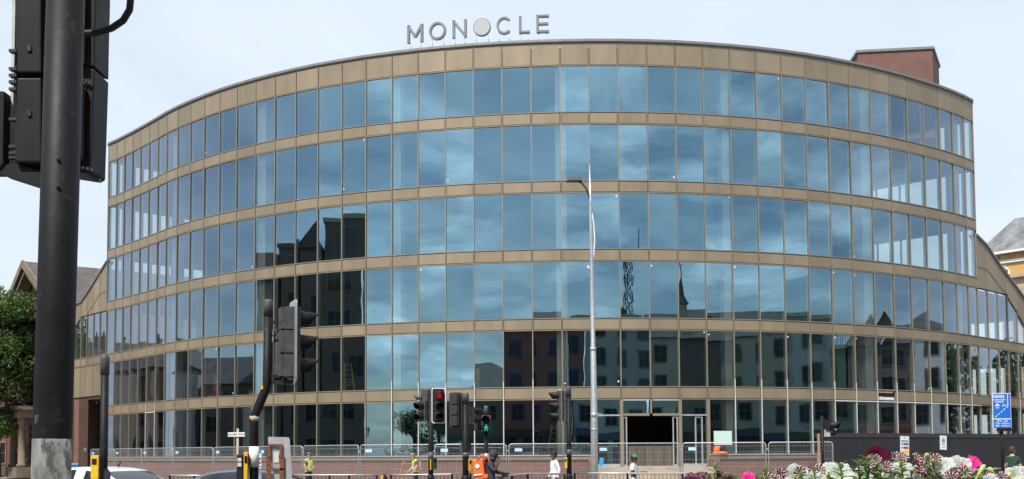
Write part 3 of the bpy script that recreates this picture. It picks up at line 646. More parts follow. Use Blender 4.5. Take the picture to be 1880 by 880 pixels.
house('corner_house', 'white rendered corner house with tall sash windows', (74.6, 66), (74.1, 58.2), 10, 13.8, 4, render_w, 'hip', 2.5, nwin=3)
house('dark_hotel', 'tall dark narrow gabled brick building whose reflection fills the left windows', (-43.8, 37.2), (-47.3, 42.3), 14, 20.2, 6, brick_shade, 'front', 4.4, nwin=2, wm=win_fr)
house('dark_hotel', 'tallest dark block with sloping roof right beside the gabled brick building', (-39.9, 32.1), (-43.7, 37.0), 14, 22.8, 6, brick_shade, 'flat', 1.6, nwin=2, wm=win_fr)
house('dark_hotel', 'lower dark flat roofed annex at the right end of the tall buildings', (-37.6, 29.9), (-39.8, 32.0), 14, 19.6, 5, render_g, 'flat', nwin=1, wm=win_fr, band_m=brick_shade)
house('dark_hotel', 'dark flat roofed brick wing left of the narrow gable', (-47.4, 42.5), (-50.3, 47.2), 12, 20.6, 6, brick_shade, 'flat', nwin=2, wm=win_fr, band_m=brick_shade)
house('dark_hotel', 'dark brick wing with a chimney at the far end of the tall building', (-50.3, 47.4), (-52.3, 52.2), 12, 19.6, 6, brick_shade, 'flat', nwin=2, chim=1, wm=win_fr, band_m=brick_shade)
house('brick_terrace', 'row of brown brick terraced houses with dark slate roofs at the far left', (-58, 55), (-62, 71), 10, 8.6, 3, brick_shade, 'gable', 3.0, nwin=6, chim=2)
house('chapel', 'grey stone chapel with a tall arched front at the far left', (-63, 72), (-66, 84), 12, 10.0, 2, render_g, 'front', 3.4, nwin=3)
house('brick_terrace', 'brick houses with tall chimney pots at the far left end of the street', (-62, 88), (-60, 104), 10, 10.5, 3, brick_shade, 'gable', 3.0, nwin=6, chim=4)
# turret with finial and a lattice mast on the roofs opposite
T = thing('roof_turret', 'small slate spire with a finial on the roof across the road', 'turret', (41.5, -5.5, 15.0))
m1 = MB(); m1.tube([(0, 0, 0), (0, 0, 3.4)], .7, 8, smooth=False); m1.build('drum', stone, T)
m1 = MB(); m1.tube([(0, 0, 3.4), (0, 0, 4.2), (0, 0, 6.4)], [1.0, 0.4, 0.06], 8, smooth=False); m1.build('spire', slate, T)
m1 = MB(); m1.tube([(0, 0, 6.3), (0, 0, 9.6)], .05, 6); m1.bar((-.6, 0, 8.8), (.6, 0, 8.8), .06, .06); m1.bar((-.4, 0, 7.8), (.4, 0, 7.8), .06, .06); m1.build('finial', black_p, T)
T = thing('phone_mast', 'lattice mast with aerials and dishes on the flat roof across the road', 'mast', (24.0, -20, 17.0))
m1 = MB()
for q in range(4): m1.bar((cos(q*pi/2)*.5, sin(q*pi/2)*.5, 0), (cos(q*pi/2)*.3, sin(q*pi/2)*.3, 9), .07, .07)
for z in range(9):
    for q in range(4): m1.bar((cos(q*pi/2)*.45, sin(q*pi/2)*.45, z), (cos((q+1)*pi/2)*.43, sin((q+1)*pi/2)*.43, z+1), .05, .05)
m1.build('lattice', grey_pl, T)
m1 = MB()
for z in (3.5, 5.5, 7.5):
    for q in range(3): m1.box((cos(q*2.1)*.6, sin(q*2.1)*.6, z), (.14, .10, 1.3), rz=q*2.1)
m1.tube([(0, 0, 9), (0, 0, 11.5)], .05, 6); m1.build('aerial', grey_pl, T)
m1 = MB(); m1.ell((-.8, .8, 1.6), (.5, .2, .5)); m1.build('dish', grey_pl, T)

stone_d = mat('weathered_stone', (0.20, 0.155, 0.11), 0.9, var=0.35, vscale=1.5, bump=0.3); brick_old = brick_mat('old_red_brick', (0.20, 0.055, 0.038), (0.14, 0.045, 0.035), (0.13, 0.09, 0.07))
# old red-brick building at the left
WL = Vector(at(26, 700, 92).xy); WR_ = Vector(at(114, 700, 80).xy); Lg = (WR_-WL).length
OG = thing('brick_office', 'old red brick building with a deep eaved stone pediment and slate roof', 'building', (WL.x, WL.y, 0), math.atan2((WR_-WL).y, (WR_-WL).x))
m1 = MB(); m1.box((Lg/2, 14, 6.6), (Lg, 28, 13.2)); wl_ = m1.build('wall', brick_old, OG)
m1 = MB(); hz = 16.3
ro = [(-1.1, -1.1, 12.55), (Lg/2, -1.1, hz+.35), (Lg+1.1, -1.1, 12.55)]
th = 0.35
m1.add([(x, y, z+dz) for dz in (0, th) for y in (-1.1, 28.5) for (x, _, z) in ro],
       [(0, 1, 4, 3), (1, 2, 5, 4), (6, 9, 10, 7), (7, 10, 11, 8), (0, 3, 9, 6), (2, 8, 11, 5), (0, 6, 7, 1), (1, 7, 8, 2), (3, 4, 10, 9), (4, 5, 11, 10)]); m1.build('roof', slate, OG)
m1 = MB()
for (xa, xb, za, zb_) in ((-1.2, Lg/2, 12.45, hz+.3), (Lg+1.2, Lg/2, 12.45, hz+.3)):
    m1.bar((xa, -1.18, za+.22), (xb, -1.18, zb_+.22), .16, .55)
    m1.bar((xa*0.9+xb*.1, -.6, za-.05), (xb, -.6, zb_-.35), .9, .28)
m1.bar((-1.1, -.35, 12.45), (Lg+1.1, -.35, 12.45), .9, .4); m1.build('pediment_cornice', stone_d, OG)
m1 = MB(); m1.prism([(0.1, 13.2), (Lg-.1, 13.2), (Lg/2, hz-.2)], 0.0, .4); m1.build('tympanum', stone_d, OG)
m1 = MB(); m1.tube([(Lg/2, -.06, 14.4), (Lg/2, .06, 14.4)], .75, 20); m1.build('round_window', dark_glass, OG)
m1 = MB()
for z_ in (8.9, 5.2, 12.0): m1.box((Lg/2, -.06, z_), (Lg+.1, .25, .4))
m1.build('string_course', stone_d, OG)
m1 = MB()
for q in range(21):
    for xx in (0.35, Lg-.35): m1.box((xx, -.06, .4+q*.58), (.8 if q % 2 else .55, .2, .29))
m1.build('quoin', stone_d, OG)
for (z_, hh) in ((2.6, 2.2), (7.0, 2.3), (10.5, 2.0)):
    for q in range(4):
        if z_ < 3 and q == 2: continue
        xx = Lg*(q+.5)/4; m1 = MB(); m1.box((xx, -.08, z_), (1.5, .3, hh+.5)); o_ = m1.build('window', stone_d, OG)
        m1 = MB(); m1.box((xx, -.22, z_), (1.0, .06, hh)); m1.build('pane', dark_glass, o_)
m1 = MB()
xp = Lg*0.56
for s_ in (-1.35, 1.35):
    m1.tube([(xp+s_, -1.5, .8), (xp+s_, -1.5, 1.0), (xp+s_, -1.5, 1.05), (xp+s_, -1.5, 4.3), (xp+s_, -1.5, 4.35), (xp+s_, -1.5, 4.55)], [.38, .38, .28, .24, .34, .36], 16)
m1.box((xp, -.9, 4.85), (3.6, 2.0, .6)); m1.box((xp, -.9, 5.3), (4.0, 2.3, .28)); m1.box((xp, -.9, .4), (4.0, 2.2, .8)); m1.build('portico', stone_d, OG)
m1 = MB(); m1.box((xp, -.06, 2.5), (1.5, .2, 3.2)); m1.build('door', mat('dark_red_door', (0.12, 0.015, 0.015), 0.5), OG)
m1 = MB()
for q in range(34): m1.box((-.5+q*.3, -3.0, .75), (.03, .03, 1.3))
m1.box((4.6, -3.0, 1.3), (10.4, .05, .05)); m1.box((4.6, -3.0, .3), (10.4, .05, .05)); m1.build('railing', black_p, OG)
m1 = MB()    # side wall towards the passage: stone pilasters and windows
for q in range(5): m1.box((Lg+.08, 2.0+q*4.5, 3.6), (.3, 1.0, 5.6))
m1.build('pilaster', stone_d, OG)
for q in range(4):
    m1 = MB(); m1.box((Lg+.06, 4.2+q*4.5, 3.4), (.2, 1.5, 3.0)); m1.build('window', dark_glass, OG)
m1 = MB()
q0 = Vector((Lg*0.5+3.4, 24, hz+.4)); m1.bar(q0, q0+Vector((0, 0, 1.6)), .05, .05)
for z_ in (1.5, .9):
    m1.bar(q0+Vector((-1.0, 0, z_)), q0+Vector((1.0, 0, z_)), .04, .04)
m1.build('tv_aerial', grey_pl, OG)
house('brick_terrace', 'lower red brick wing at the far left beyond the street tree', (-62, 104), (WL.x-.2, WL.y+.2), 12, 9.6, 3, brick_old, 'gable', 3.0, nwin=8, wm=stone_d, band_m=stone_d)
# yellow stone building at the right
pa, pb = at(1796, 600, 112), at(1990, 600, 104)
YB = thing('stone_bank', 'yellow stone building with a lunette window under a grey slate roof', 'building', (pa.x, pa.y, 0), math.atan2(pb.y-pa.y, pb.x-pa.x))
Ly = (Vector(pb)-Vector(pa)).xy.length; ze = at(1840, 466, 110).z; zr = at(1850, 409, 114).z
m1 = MB(); m1.box((Ly/2+1.3, 8, (ze-2.4)/2+1.2-1.2), (Ly-2.4, 16, ze-2.4)); m1.build('lower_wall', stone, YB)
m1 = MB(); m1.box((Ly/2+1.3, 8, ze-1.2), (Ly-2.4, 16.1, 2.4)); m1.build('wall', stone_y, YB)
m1 = MB(); m1.add([(-.2, -.6, ze), (Ly, -.6, ze), (Ly, 16, ze), (-.2, 16, ze), (2.6, 3.2, zr), (Ly, 3.2, zr), (Ly, 12, zr), (2.6, 12, zr)], [(0, 1, 5, 4), (0, 4, 7, 3), (4, 5, 6, 7), (2, 3, 7, 6), (1, 2, 6, 5), (3, 2, 1, 0)]); m1.build('roof', slate_g, YB)
m1 = MB(); m1.box((Ly/2, -.7, ze-.02), (Ly+.2, .25, .22)); m1.box((Ly/2+1.3, -.1, ze-.9), (Ly-2, .35, .3)); m1.build('gutter', white_p, YB)
lx = (at(1843, 500, 111)-pa).xy.length
for cx2 in (lx, lx+5.5):
    m1 = MB(); m1.prism([(cx2+.95*cos(pi*i/16), ze-2.2+.95*sin(pi*i/16)) for i in range(17)], -.14, .1); lw = m1.build('lunette_window', white_p, YB)
    m1 = MB()
    for i in range(4): m1.prism([(cx2+r_*cos(pi*(i+.12+.76*t_)/4), ze-2.2+.08+r_*sin(pi*(i+.12+.76*t_)/4)) for (r_, t_) in ((.3, 0), (.8, 0), (.8, .5), (.8, 1), (.3, 1))], -.17, -.1)
    m1.build('pane', dark_glass, lw)
m1 = MB(); m1.box((Ly/2+1.3, -.2, ze-2.5), (Ly-2.2, .5, .3)); m1.build('cornice', stone, YB)

# ------------------------------------------------------------------ trees
leaf_m = mat('tree_leaf', (0.08, 0.145, 0.03), 0.55, island=0.5, trans=0.3)
leaf_d = mat('dark_tree_leaf', (0.045, 0.085, 0.025), 0.6, island=0.45, trans=0.25)
bark = mat('bark', (0.11, 0.085, 0.06), 0.9, var=0.3, vscale=6, bump=0.6)
def tree(label, loc, h, rad, nleaf, lm, ls=0.28, trunk_h=None, conic=False, group=None, seed=1):
    rnd = random.Random(seed); t = thing('tree', label, 'tree', loc, rnd.uniform(0, 6), group)
    th_ = trunk_h or h*0.3; m1 = MB(); cz = (h+th_)/2; hz_ = (h-th_)/2
    m1.tube([(0, 0, 0), (.05, 0, th_*.5), (0, .08, th_), (.1, .05, cz), (0, 0, h*.88)], [rad*.10+.06, rad*.08+.05, rad*.07+.04, rad*.045, .02], 10)
    clumps = []
    for i in range(60 if nleaf > 20000 else 34 if nleaf > 3000 else 14):
        a = rnd.uniform(0, 6.28); u = rnd.uniform(-.85, .92)
        rr_ = rad*(1-abs(u)**2.2)**.5*rnd.uniform(.35, .95) if not conic else rad*(1-(u+1)/2)*rnd.uniform(.3, .9)
        c = Vector((cos(a)*rr_, sin(a)*rr_, cz+u*hz_)); clumps.append((c, rad*rnd.uniform(.26, .46)))
        z0 = max(th_*.7, c.z-rad*.7); m1.tube([(0, 0, z0), (c.x*.45, c.y*.45, (z0+c.z)/2), tuple(c)], [rad*.03+.02, rad*.02+.01, .012], 6)
    m1.build('trunk', bark, t)
    m1 = MB(); vs = []; fs = []
    for i in range(nleaf):
        c, r_ = clumps[rnd.randrange(len(clumps))]
        d = Vector((rnd.gauss(0, 1), rnd.gauss(0, 1), rnd.gauss(0, 1))).normalized()*r_*rnd.uniform(.55, 1.12)**.7
        p_ = c+Vector((d.x, d.y, d.z*.8)); n_ = (d.normalized()*.6+Vector((rnd.gauss(0, .6), rnd.gauss(0, .6), rnd.gauss(.4, .6)))).normalized()
        x = n_.orthogonal().normalized(); x.rotate(Matrix.Rotation(rnd.uniform(0, 6.28), 3, n_)); y = n_.cross(x); s_ = ls*rnd.uniform(.6, 1.25)
        o_ = len(vs); vs += [p_-y*s_*.6, p_+x*s_*.32-y*s_*.05+n_*s_*.08, p_+y*s_*.65, p_-x*s_*.32-y*s_*.05+n_*s_*.08]; fs.append((o_, o_+1, o_+2, o_+3))
    m1.add(vs, fs); m1.build('crown', lm, t); return t
tp = at(-4, 700, 84); tree('bushy green street tree in front of the old red brick building', (tp.x, tp.y, 0), at(0, 534, 84).z, 3.25, 30000, leaf_m, 0.24, 3.0, seed=3)
tree('dark narrow conifer across the road at the left', (-52, 14, 0), 12.0, 2.2, 4000, leaf_d, 0.30, 1.0, conic=True, seed=6)
for i, (x, y, h) in enumerate(((78, 73, 12.5), (78, 80, 13), (77, 87, 12.5), (75, 95, 13), (72, 103, 12))):
    tree(('dark green tree nearest the white corner house', 'second dark green tree past the white corner house', 'third dark green tree past the white corner house', 'fourth dark green tree past the white corner house', 'last dark green tree past the white corner house')[i], (x, y, 0), h, 4.6, 6000, leaf_d, 0.50, 2.0, group='trees past the corner house', seed=10+i)
for i, (x, y, h) in enumerate(((-75, -2, 6.5), (-66, -18, 7), (-58, -34, 6.5))):
    tree(('low round tree behind the conifer across the road', 'low tree between the conifer and the hip roofed block', 'low tree next to the hip roofed block')[i], (x, y, 0), h, 4.5, 2200, leaf_d, 0.45, 1.5, group='low trees across the road', seed=20+i)

# ------------------------------------------------------------------ street lamp column
bL = at(1092, 870, 35.0); LP = thing('street_lamp', 'tall tapered silver street lamp column with one small dark lantern', 'street lamp', (bL.x, 35.0, 0))
tL = at(1082.5, 303, 35.0)-Vector((bL.x, 35, 0)); j1 = at(1085, 378, 35.0)-Vector((bL.x, 35, 0))
def lpx(x, y): return at(x, y, 35.0)-Vector((bL.x, 35, 0))
m1 = MB(); m1.tube([(0, 0, 0), lpx(1091, 760), lpx(1091, 758), lpx(1089, 642), lpx(1088.8, 640), lpx(1086.5, 480), lpx(1084, 375), tL], [.115, .108, .10, .09, .075, .062, .05, .02], 16); m1.build('pole', galv, LP)
for (x_, ya_, yb_, r_) in ((1089, 644, 638, .1), (1091, 766, 758, .118), (1091, 790, 787, .116)): m1 = MB(); m1.tube([lpx(x_, ya_), lpx(x_, yb_)], r_, 16); m1.build('collar', galv, LP)
m1 = MB(); m1.box(lpx(1100, 762), (.16, .1, .09)); m1.build('sensor_box', galv, LP)
m1 = MB(); m1.tube([j1, lpx(1082, 362), lpx(1076, 346), lpx(1069, 337), lpx(1062, 333)], [.035, .035, .032, .03, .03], 10); m1.build('arm', dgrey_pl, LP)
m1 = MB(); c0 = lpx(1054, 330); m1.box((c0.x, c0.y, c0.z), (.50, .30, .13), taper=(.8, .7)); m1.box((c0.x-.02, c0.y, c0.z-.055), (.34, .2, .03)); m1.build('lantern', dgrey_pl, LP, bevel=.02)
m1 = MB(); m1.tube([lpx(1086, 385), lpx(1090, 410), lpx(1092, 440), lpx(1090, 470), lpx(1086, 486), lpx(1080.5, 496)], [.012, .022, .026, .024, .02, .018], 8); m1.tube([lpx(1080.5, 496), lpx(1079.5, 488)], .02, 8); m1.build('banner_strap', white_p, LP)

# ------------------------------------------------------------------ traffic signals
def hood(mb, c, r_, L, m=0, M=None):
    n_ = 16; vs = []; fs = []
    for i in range(n_+1):
        a = R(-38)+(pi+2*R(38))*i/n_
        for (q, rr_) in ((0, r_), (1, r_*0.97), (2, r_*.90), (3, r_*.93)):
            ext = L*(0.35+0.65*max(0, sin(a)*.5+.5)) if q in (1, 2) else 0
            vs.append((c[0]+rr_*cos(a), c[1]-ext, c[2]+rr_*sin(a)-(0.02 if q in (1, 2) else 0)))
    for i in range(n_):
        for q in range(3): fs.append((i*4+q, i*4+q+1, (i+1)*4+q+1, (i+1)*4+q))
    mb.add(vs, fs, m, True, M)
def head(root, loc, rz, n=3, lit=None, board=None, sc=1.0, w_=.27, hh=.31, casing=dgrey_pl, bcol=None, peds=False, pipes=True):
    """signal head facing local -Y; lamps from the top"""
    M = Matrix.Translation(loc) @ Matrix.Rotation(rz, 4, 'Z') @ Matrix.Scale(sc, 4)
    m1 = MB()
    for i in range(n):
        z = (n/2-i-.5)*hh
        m1.box((0, 0, z), (w_, .10, hh-.012), M=M); m1.box((0, .095, z), (w_*.86, .11, hh-.02), M=M, taper=(1, 1)); m1.box((0, .17, z), (w_*.62, .06, hh-.03), M=M)
        m1.box((w_*.2, .205, z+.05), (.02, .02, .03), M=M); m1.box((-w_*.2, .205, z-.06), (.02, .02, .03), M=M)
        m1.box((0, .145, z-hh/2+.012), (w_*.88, .02, .012), M=M)
    hd = m1.build('signal_head', casing, root)
    for i in range(n):
        z = (n/2-i-.5)*hh; m1 = MB(); hood(m1, (0, -.05, z), .112, .27, 0, M); m1.build('hood', black_pl, hd)
        m1 = MB()
        if peds and i == n-1 and lit == i:
            m1.tube([(0, -.075, z+.08), (0, -.085, z+.08)], .02, 10); m1.prism([(-.03, z+.055), (.03, z+.055), (.035, z-.01), (-.035, z-.01)], -.085, -.075); m1.prism([(-.03, z-.01), (.0, z-.01), (-.03, z-.09), (-.055, z-.09)], -.085, -.075); m1.prism([(.0, z-.01), (.03, z-.01), (.06, z-.09), (.035, z-.09)], -.085, -.075); m1.prism([(.03, z+.045), (.075, z-.01), (.06, z-.02), (.025, z+.02)], -.085, -.075); m1.prism([(-.03, z+.045), (-.075, z-.01), (-.06, z-.02), (-.025, z+.02)], -.085, -.075)
            m1.v = [tuple(M @ Vector(v)) for v in m1.v]; o_ = m1.build('green_man', lens_green, hd)
            m1 = MB(); m1.box((0, -.062, z), (w_*.8, .02, hh*.8), M=M); m1.build('lens', lens_off, hd)
        else:
            m1.ell((0, -.045, z), (.095, .03, .095), 16, M=M); m1.build('lens', (lens_red if lit == i and i == 0 else lens_off), hd)
    if board:
        bw, bh = w_+board*2, n*hh+board*2; r_ = .06
        def rr(bw, bh, r_):
            return [(sx*(bw/2-r_)+r_*cos(a0+R(q*30)), sz*(bh/2-r_)+r_*sin(a0+R(q*30))) for (sx, sz, a0) in ((1, 1, 0), (-1, 1, pi/2), (-1, -1, pi), (1, -1, 1.5*pi)) for q in range(4)]
        m1 = MB(); m1.prism(rr(bw, bh, r_), .015, .03, 0, M); m1.build('backing_board', bcol or black_pl, hd)
        m1 = MB(); po = rr(bw, bh, r_); pi_ = rr(bw-.055, bh-.055, r_*.8); k = len(po)
        m1.add([(p_[0], .011, p_[1]) for p_ in po]+[(p_[0], .011, p_[1]) for p_ in pi_], [(i, (i+1) % k, (i+1) % k+k, i+k) for i in range(k)], 0, False, M); m1.build('board_border', white_p, hd)
    return hd
def pole(root, r_, h, white=None, cap_=True, base=True, m=black_p, bandm=white_p):
    m1 = MB(); m1.tube([(0, 0, 0), (0, 0, h)], r_, 20); o_ = m1.build('pole', m, root)
    if base: m1 = MB(); m1.tube([(0, 0, 0), (0, 0, 1.0), (0, 0, 1.08)], [r_*1.45, r_*1.4, r_*1.02], 20); m1.build('pole_base', m, root)
    if white: m1 = MB(); m1.tube([(0, 0, white[0]), (0, 0, white[1])], r_*1.03, 20); m1.build('white_band', bandm, root)
    if cap_: m1 = MB(); m1.tube([(0, 0, h-.25), (0, 0, h+.0), (0, 0, h+.04)], [r_*1.12, r_*1.10, r_*.8], 20); m1.build('pole_cap', grey_pl, root)
    return o_
def button(root, loc, rz, front=yellow_p, size=(.13, .10, .30)):
    M = Matrix.Translation(loc) @ Matrix.Rotation(rz, 4, 'Z'); m1 = MB(); m1.box((0, 0, 0), size, M=M); o_ = m1.build('push_button_box', black_pl, root, bevel=.012)
    m1 = MB(); m1.box((0, -size[1]/2-.012, 0), (size[0]*.95, .03, size[2]*1.04), M=M); m1.build('front_cover', front, o_, bevel=.008)
    m1 = MB(); m1.box((0, -size[1]/2-.03, size[2]*.25), (size[0]*.6, .01, size[2]*.25), M=M); m1.build('indicator', lens_off, o_)
    return o_
def sig(label, px, D, loc_only=False, name='traffic_signal', cat='traffic signal', group=None):
    p_ = at(px, 860, D); return thing(name, label, cat, (p_.x, D, 0), 0, group)
def loc_in(root, x, y, D): return at(x, y, D)-Vector(root.location)

# big near pole at the left
D0 = 4.0; T = sig('huge black signal pole in the left foreground with a worn grey band', 96, D0)
ctr = lambda y: at(96+(805-y)*0.0305, y, D0)-Vector(T.location)
m1 = MB(); r0 = .068; pa_, pb_ = ctr(870), ctr(0)
def onp(z): return pa_.lerp(pb_, (z-pa_.z)/(pb_.z-pa_.z))
m1.tube([onp(0.0), onp(4.2)], r0, 40); m1.build('pole', black_p, T)
zb = at(96, 806, D0).z; m1 = MB(); m1.tube([onp(.9), onp(zb)], r0*1.012, 40); m1.build('worn_band', worn, T)
m1 = MB()
for (y_, x_) in ((293, 107), (343, 106)):
    q = at(x_, y_, D0-r0)-Vector(T.location); m1.ell(q, (.007, .005, .007), 10)
m1.build('rivet', black_pl, T)
m1 = MB(); q = at(72, 770, D0-.06)-Vector(T.location)
for k in range(5): m1.box((q.x-.012+k*.008, q.y, q.z+(.004 if k % 2 else 0)), (.004 if k % 2 else .006, .004, .03))
m1.build('sticker', mat('faded_sticker', (0.12, 0.11, 0.10), 0.7, var=.5, vscale=60), T)
def qp(x, y, D=4.35): return at(x, y, D)-Vector(T.location)
def slab_px(mb, pts, Dn, Df, D=4.35, m=0):         # polygon drawn in pixels at depth D, extruded to real thickness
    ps = [qp(x, y, D) for x, y in pts]; n_ = len(ps)
    vs = [(p_.x, p_.y+Dn, p_.z) for p_ in ps]+[(p_.x, p_.y+Df, p_.z) for p_ in ps]
    mb.add(vs, [tuple(range(n_)), tuple(range(2*n_-1, n_-1, -1))]+[(i, i+n_, (i+1) % n_+n_, (i+1) % n_) for i in range(n_)], m)
# signal head seen from behind: casing modules, sloping underside, plate edge, hinge clips
m1 = MB(); slab_px(m1, [(26, -40), (203, -40), (201, 60), (26, 143)][0:0] or [(26, -60), (120, -60), (120, 141), (28, 141)], 0, .16); slab_px(m1, [(28, 144), (120, 144), (120, 335), (76, 335), (30, 303)], 0, .10)
slab_px(m1, [(40, -60), (84, -60), (84, 140), (40, 140)], -.045, 0.0); slab_px(m1, [(40, 150), (84, 150), (84, 303), (36, 303)], -.045, 0.0)
slab_px(m1, [(40, -60), (84, -60), (84, 140), (40, 140)], -.045, 0.0) if False else None
h1 = m1.build('signal_head', black_pl, T, bevel=.006)
m1 = MB(); slab_px(m1, [(120, -60), (203, -60), (203, 12), (201, 88), (200, 148), (150, 132), (120, 132)], -.16, .0, 4.52); slab_px(m1, [(120, 134), (150, 136), (200, 152), (197, 240), (194, 332), (186, 337), (148, 331), (120, 345)], -.16, .0, 4.52)
slab_px(m1, [(120, -60), (158, -60), (158, 118), (120, 118)], -.03, 0.0); slab_px(m1, [(120, 150), (157, 156), (155, 296), (120, 296)], -.03, 0.0)
m1.build('signal_head', black_pl, T, bevel=.006)
m1 = MB(); slab_px(m1, [(0, 312), (30, 300), (78, 318), (78, 343), (0, 318)], -.02, .1); m1.build('hood', black_pl, h1)
m1 = MB(); slab_px(m1, [(18, -60), (25, -60), (22, 110), (17, 300), (13, 300), (17, 110)], .02, .05); m1.build('backing_board', alu, h1)
m1 = MB(); slab_px(m1, [(-30, 168), (14, 172), (12, 305), (4, 312), (-30, 312)], -.03, .12); m1.build('detector_box', black_pl, T, bevel=.004)
m1 = MB()
for y_ in (95, 128, 140, 152, 165, 270, 282, 290, 220):
    slab_px(m1, [(22, y_), (36, y_), (36, y_+5), (22, y_+5)], -.03, 0); slab_px(m1, [(60, y_-60), (67, y_-60), (67, y_-50), (60, y_-50)], -.052, -.04) if y_ in (152, 270) else None
for (x_, y_) in ((152, 145), (158, 147), (164, 150), (152, 306), (160, 308), (168, 310), (183, 330)): slab_px(m1, [(x_, y_), (x_+4, y_), (x_+4, y_+5), (x_, y_+5)], -.01, 0)
m1.build('hinge_clip', dgrey_pl, h1)
m1 = MB(); pts = [qp(150, 62, 4.2), qp(178, 60, 4.2), qp(205, 52, 4.2), qp(226, 38, 4.2), qp(238, 18, 4.2), qp(240, -5, 4.2), qp(232, -30, 4.2), qp(200, -60, 4.2)]
fine = []
for i in range(len(pts)-1):
    for k in range(14): fine.append(pts[i].lerp(pts[i+1], k/14))
m1.tube(fine, [.0145 if i % 2 else .0125 for i in range(len(fine))], 12); m1.build('cable_conduit', black_pl, T)

# slim pole at the left with yellow button box
T = sig('slim black pole with a yellow push button box beside the white car', 190, 16.0)
pole(T, .058, at(190, 657, 16).z, cap_=True, base=False)
q = loc_in(T, 180, 858, 15.9); button(T, (q.x, q.y, q.z), R(-20), size=(.14, .10, .33))
q = loc_in(T, 189, 868, 16); m1 = MB(); m1.tube([(0, 0, 0), (0, 0, q.z), (0, 0, q.z+.06)], [.105, .1, .06], 20); m1.build('pole_base', dgrey_pl, T)

# bent pole with signal seen from the side
DB = 14.5; T = sig('cranked black signal pole with grey signal head turned side on', 467, DB)
def lb(x, y, D=DB): return at(x, y, D)-Vector(T.location)
m1 = MB(); m1.tube([(0, 0, 0), lb(466.5, 770), lb(468, 762), lb(488, 715), lb(490, 706), lb(492.5, 575)], [.06, .06, .06, .06, .057, .055], 24); m1.build('pole', black_p, T)
m1 = MB(); m1.tube([lb(466.5, 858), lb(466.5, 820)], .066, 24); m1.build('white_band', white_p, T)
m1 = MB(); m1.tube([lb(467, 774), lb(467, 764)], .062, 24); m1.build('collar', stone, T)
m1 = MB(); m1.tube([lb(492.5, 580), lb(492.7, 553), lb(492.7, 550)], [.062, .060, .045], 24); m1.build('pole_cap', grey_pl, T)
q = lb(483, 712); m1 = MB(); m1.box((q.x, q.y-.06, q.z), (.03, .02, .05)); m1.build('sticker', yellow_p, T)
q = lb(541, 629); hd_ = head(T, (q.x, q.y, q.z), R(113), 3, board=.085, casing=grey_pl, bcol=alu, hh=.315)
m1 = MB(); q = lb(508, 655); m1.box((q.x, q.y+.12, q.z), (.11, .16, .72)); m1.build('second_signal_head', grey_pl, T, bevel=.01)
m1 = MB(); q = lb(533, 704); m1.box((q.x-.08, q.y, q.z+.015), (.30, .16, .05)); q = lb(505, 615); m1.bar(lb(495, 592), lb(515, 592), .04, .04); m1.bar(lb(495, 690), lb(515, 692), .04, .04)
m1.tube([lb(498, 565), lb(498, 610), lb(500, 617), lb(506, 616), lb(510, 606), lb(518, 603)], .012, 8); m1.build('bracket', black_pl, T)
q = lb(454, 856); button(T, (q.x, q.y-.05, q.z), R(8), size=(.055, .12, .36))
q = lb(444, 858); m1 = MB(); m1.box((q.x, q.y-.05, q.z), (.085, .14, .34)); m1.build('control_box', black_pl, T, bevel=.01)
m1 = MB(); m1.box((q.x, q.y-.125, q.z+.1), (.05, .012, .045)); m1.box((q.x, q.y-.125, q.z+.035), (.05, .012, .05)); m1.build('indicator', render_w, T)

# central group of signals
DC = 30.0
T = sig('signal pole with the white bordered head showing a red light', 791, DC, group='signals on the central island')
pole(T, .07, at(791, 716, DC).z, white=None, cap_=False); q = loc_in(T, 790, 838, DC); m1 = MB(); m1.tube([(0, 0, q.z-.12), (0, 0, q.z+.12)], .075, 18); m1.build('grey_band', grey_pl, T)
q = loc_in(T, 805.5, 745, DC); head(T, (q.x, q.y-.05, q.z), R(14), 3, lit=0, board=.062, hh=.285)
q = loc_in(T, 776, 755, DC); head(T, (q.x, q.y-.05, q.z-.01), R(-38), 2, casing=grey_pl, hh=.285)
q = loc_in(T, 779, 729, DC); m1 = MB(); m1.box((q.x, q.y+.05, q.z-.0), (.20, .05, .42)); m1.box((q.x+.02, q.y-.01, q.z-.04), (.14, .1, .3)); hood(m1, (0, 0, 0), .08, .2, 0, Matrix.Translation((q.x-.1, q.y, q.z-.02)) @ Matrix.Rotation(R(-80), 4, 'Z')); m1.build('second_signal_head', grey_pl, T)
m1 = MB(); q = loc_in(T, 787, 740, DC); m1.bar(q, q+Vector((.25, 0, 0)), .03, .03); m1.bar(q-Vector((.1, 0, .4)), q+Vector((.25, 0, -.4)), .03, .03); m1.build('bracket', black_pl, T)
q = loc_in(T, 798, 851, DC); button(T, (q.x, q.y-.1, q.z), R(10), front=dgrey_pl, size=(.13, .1, .29)); m1 = MB(); q = loc_in(T, 791, 853, DC); m1.box((q.x, q.y-.08, q.z), (.03, .05, .29)); m1.build('yellow_strip', yellow_p, T)

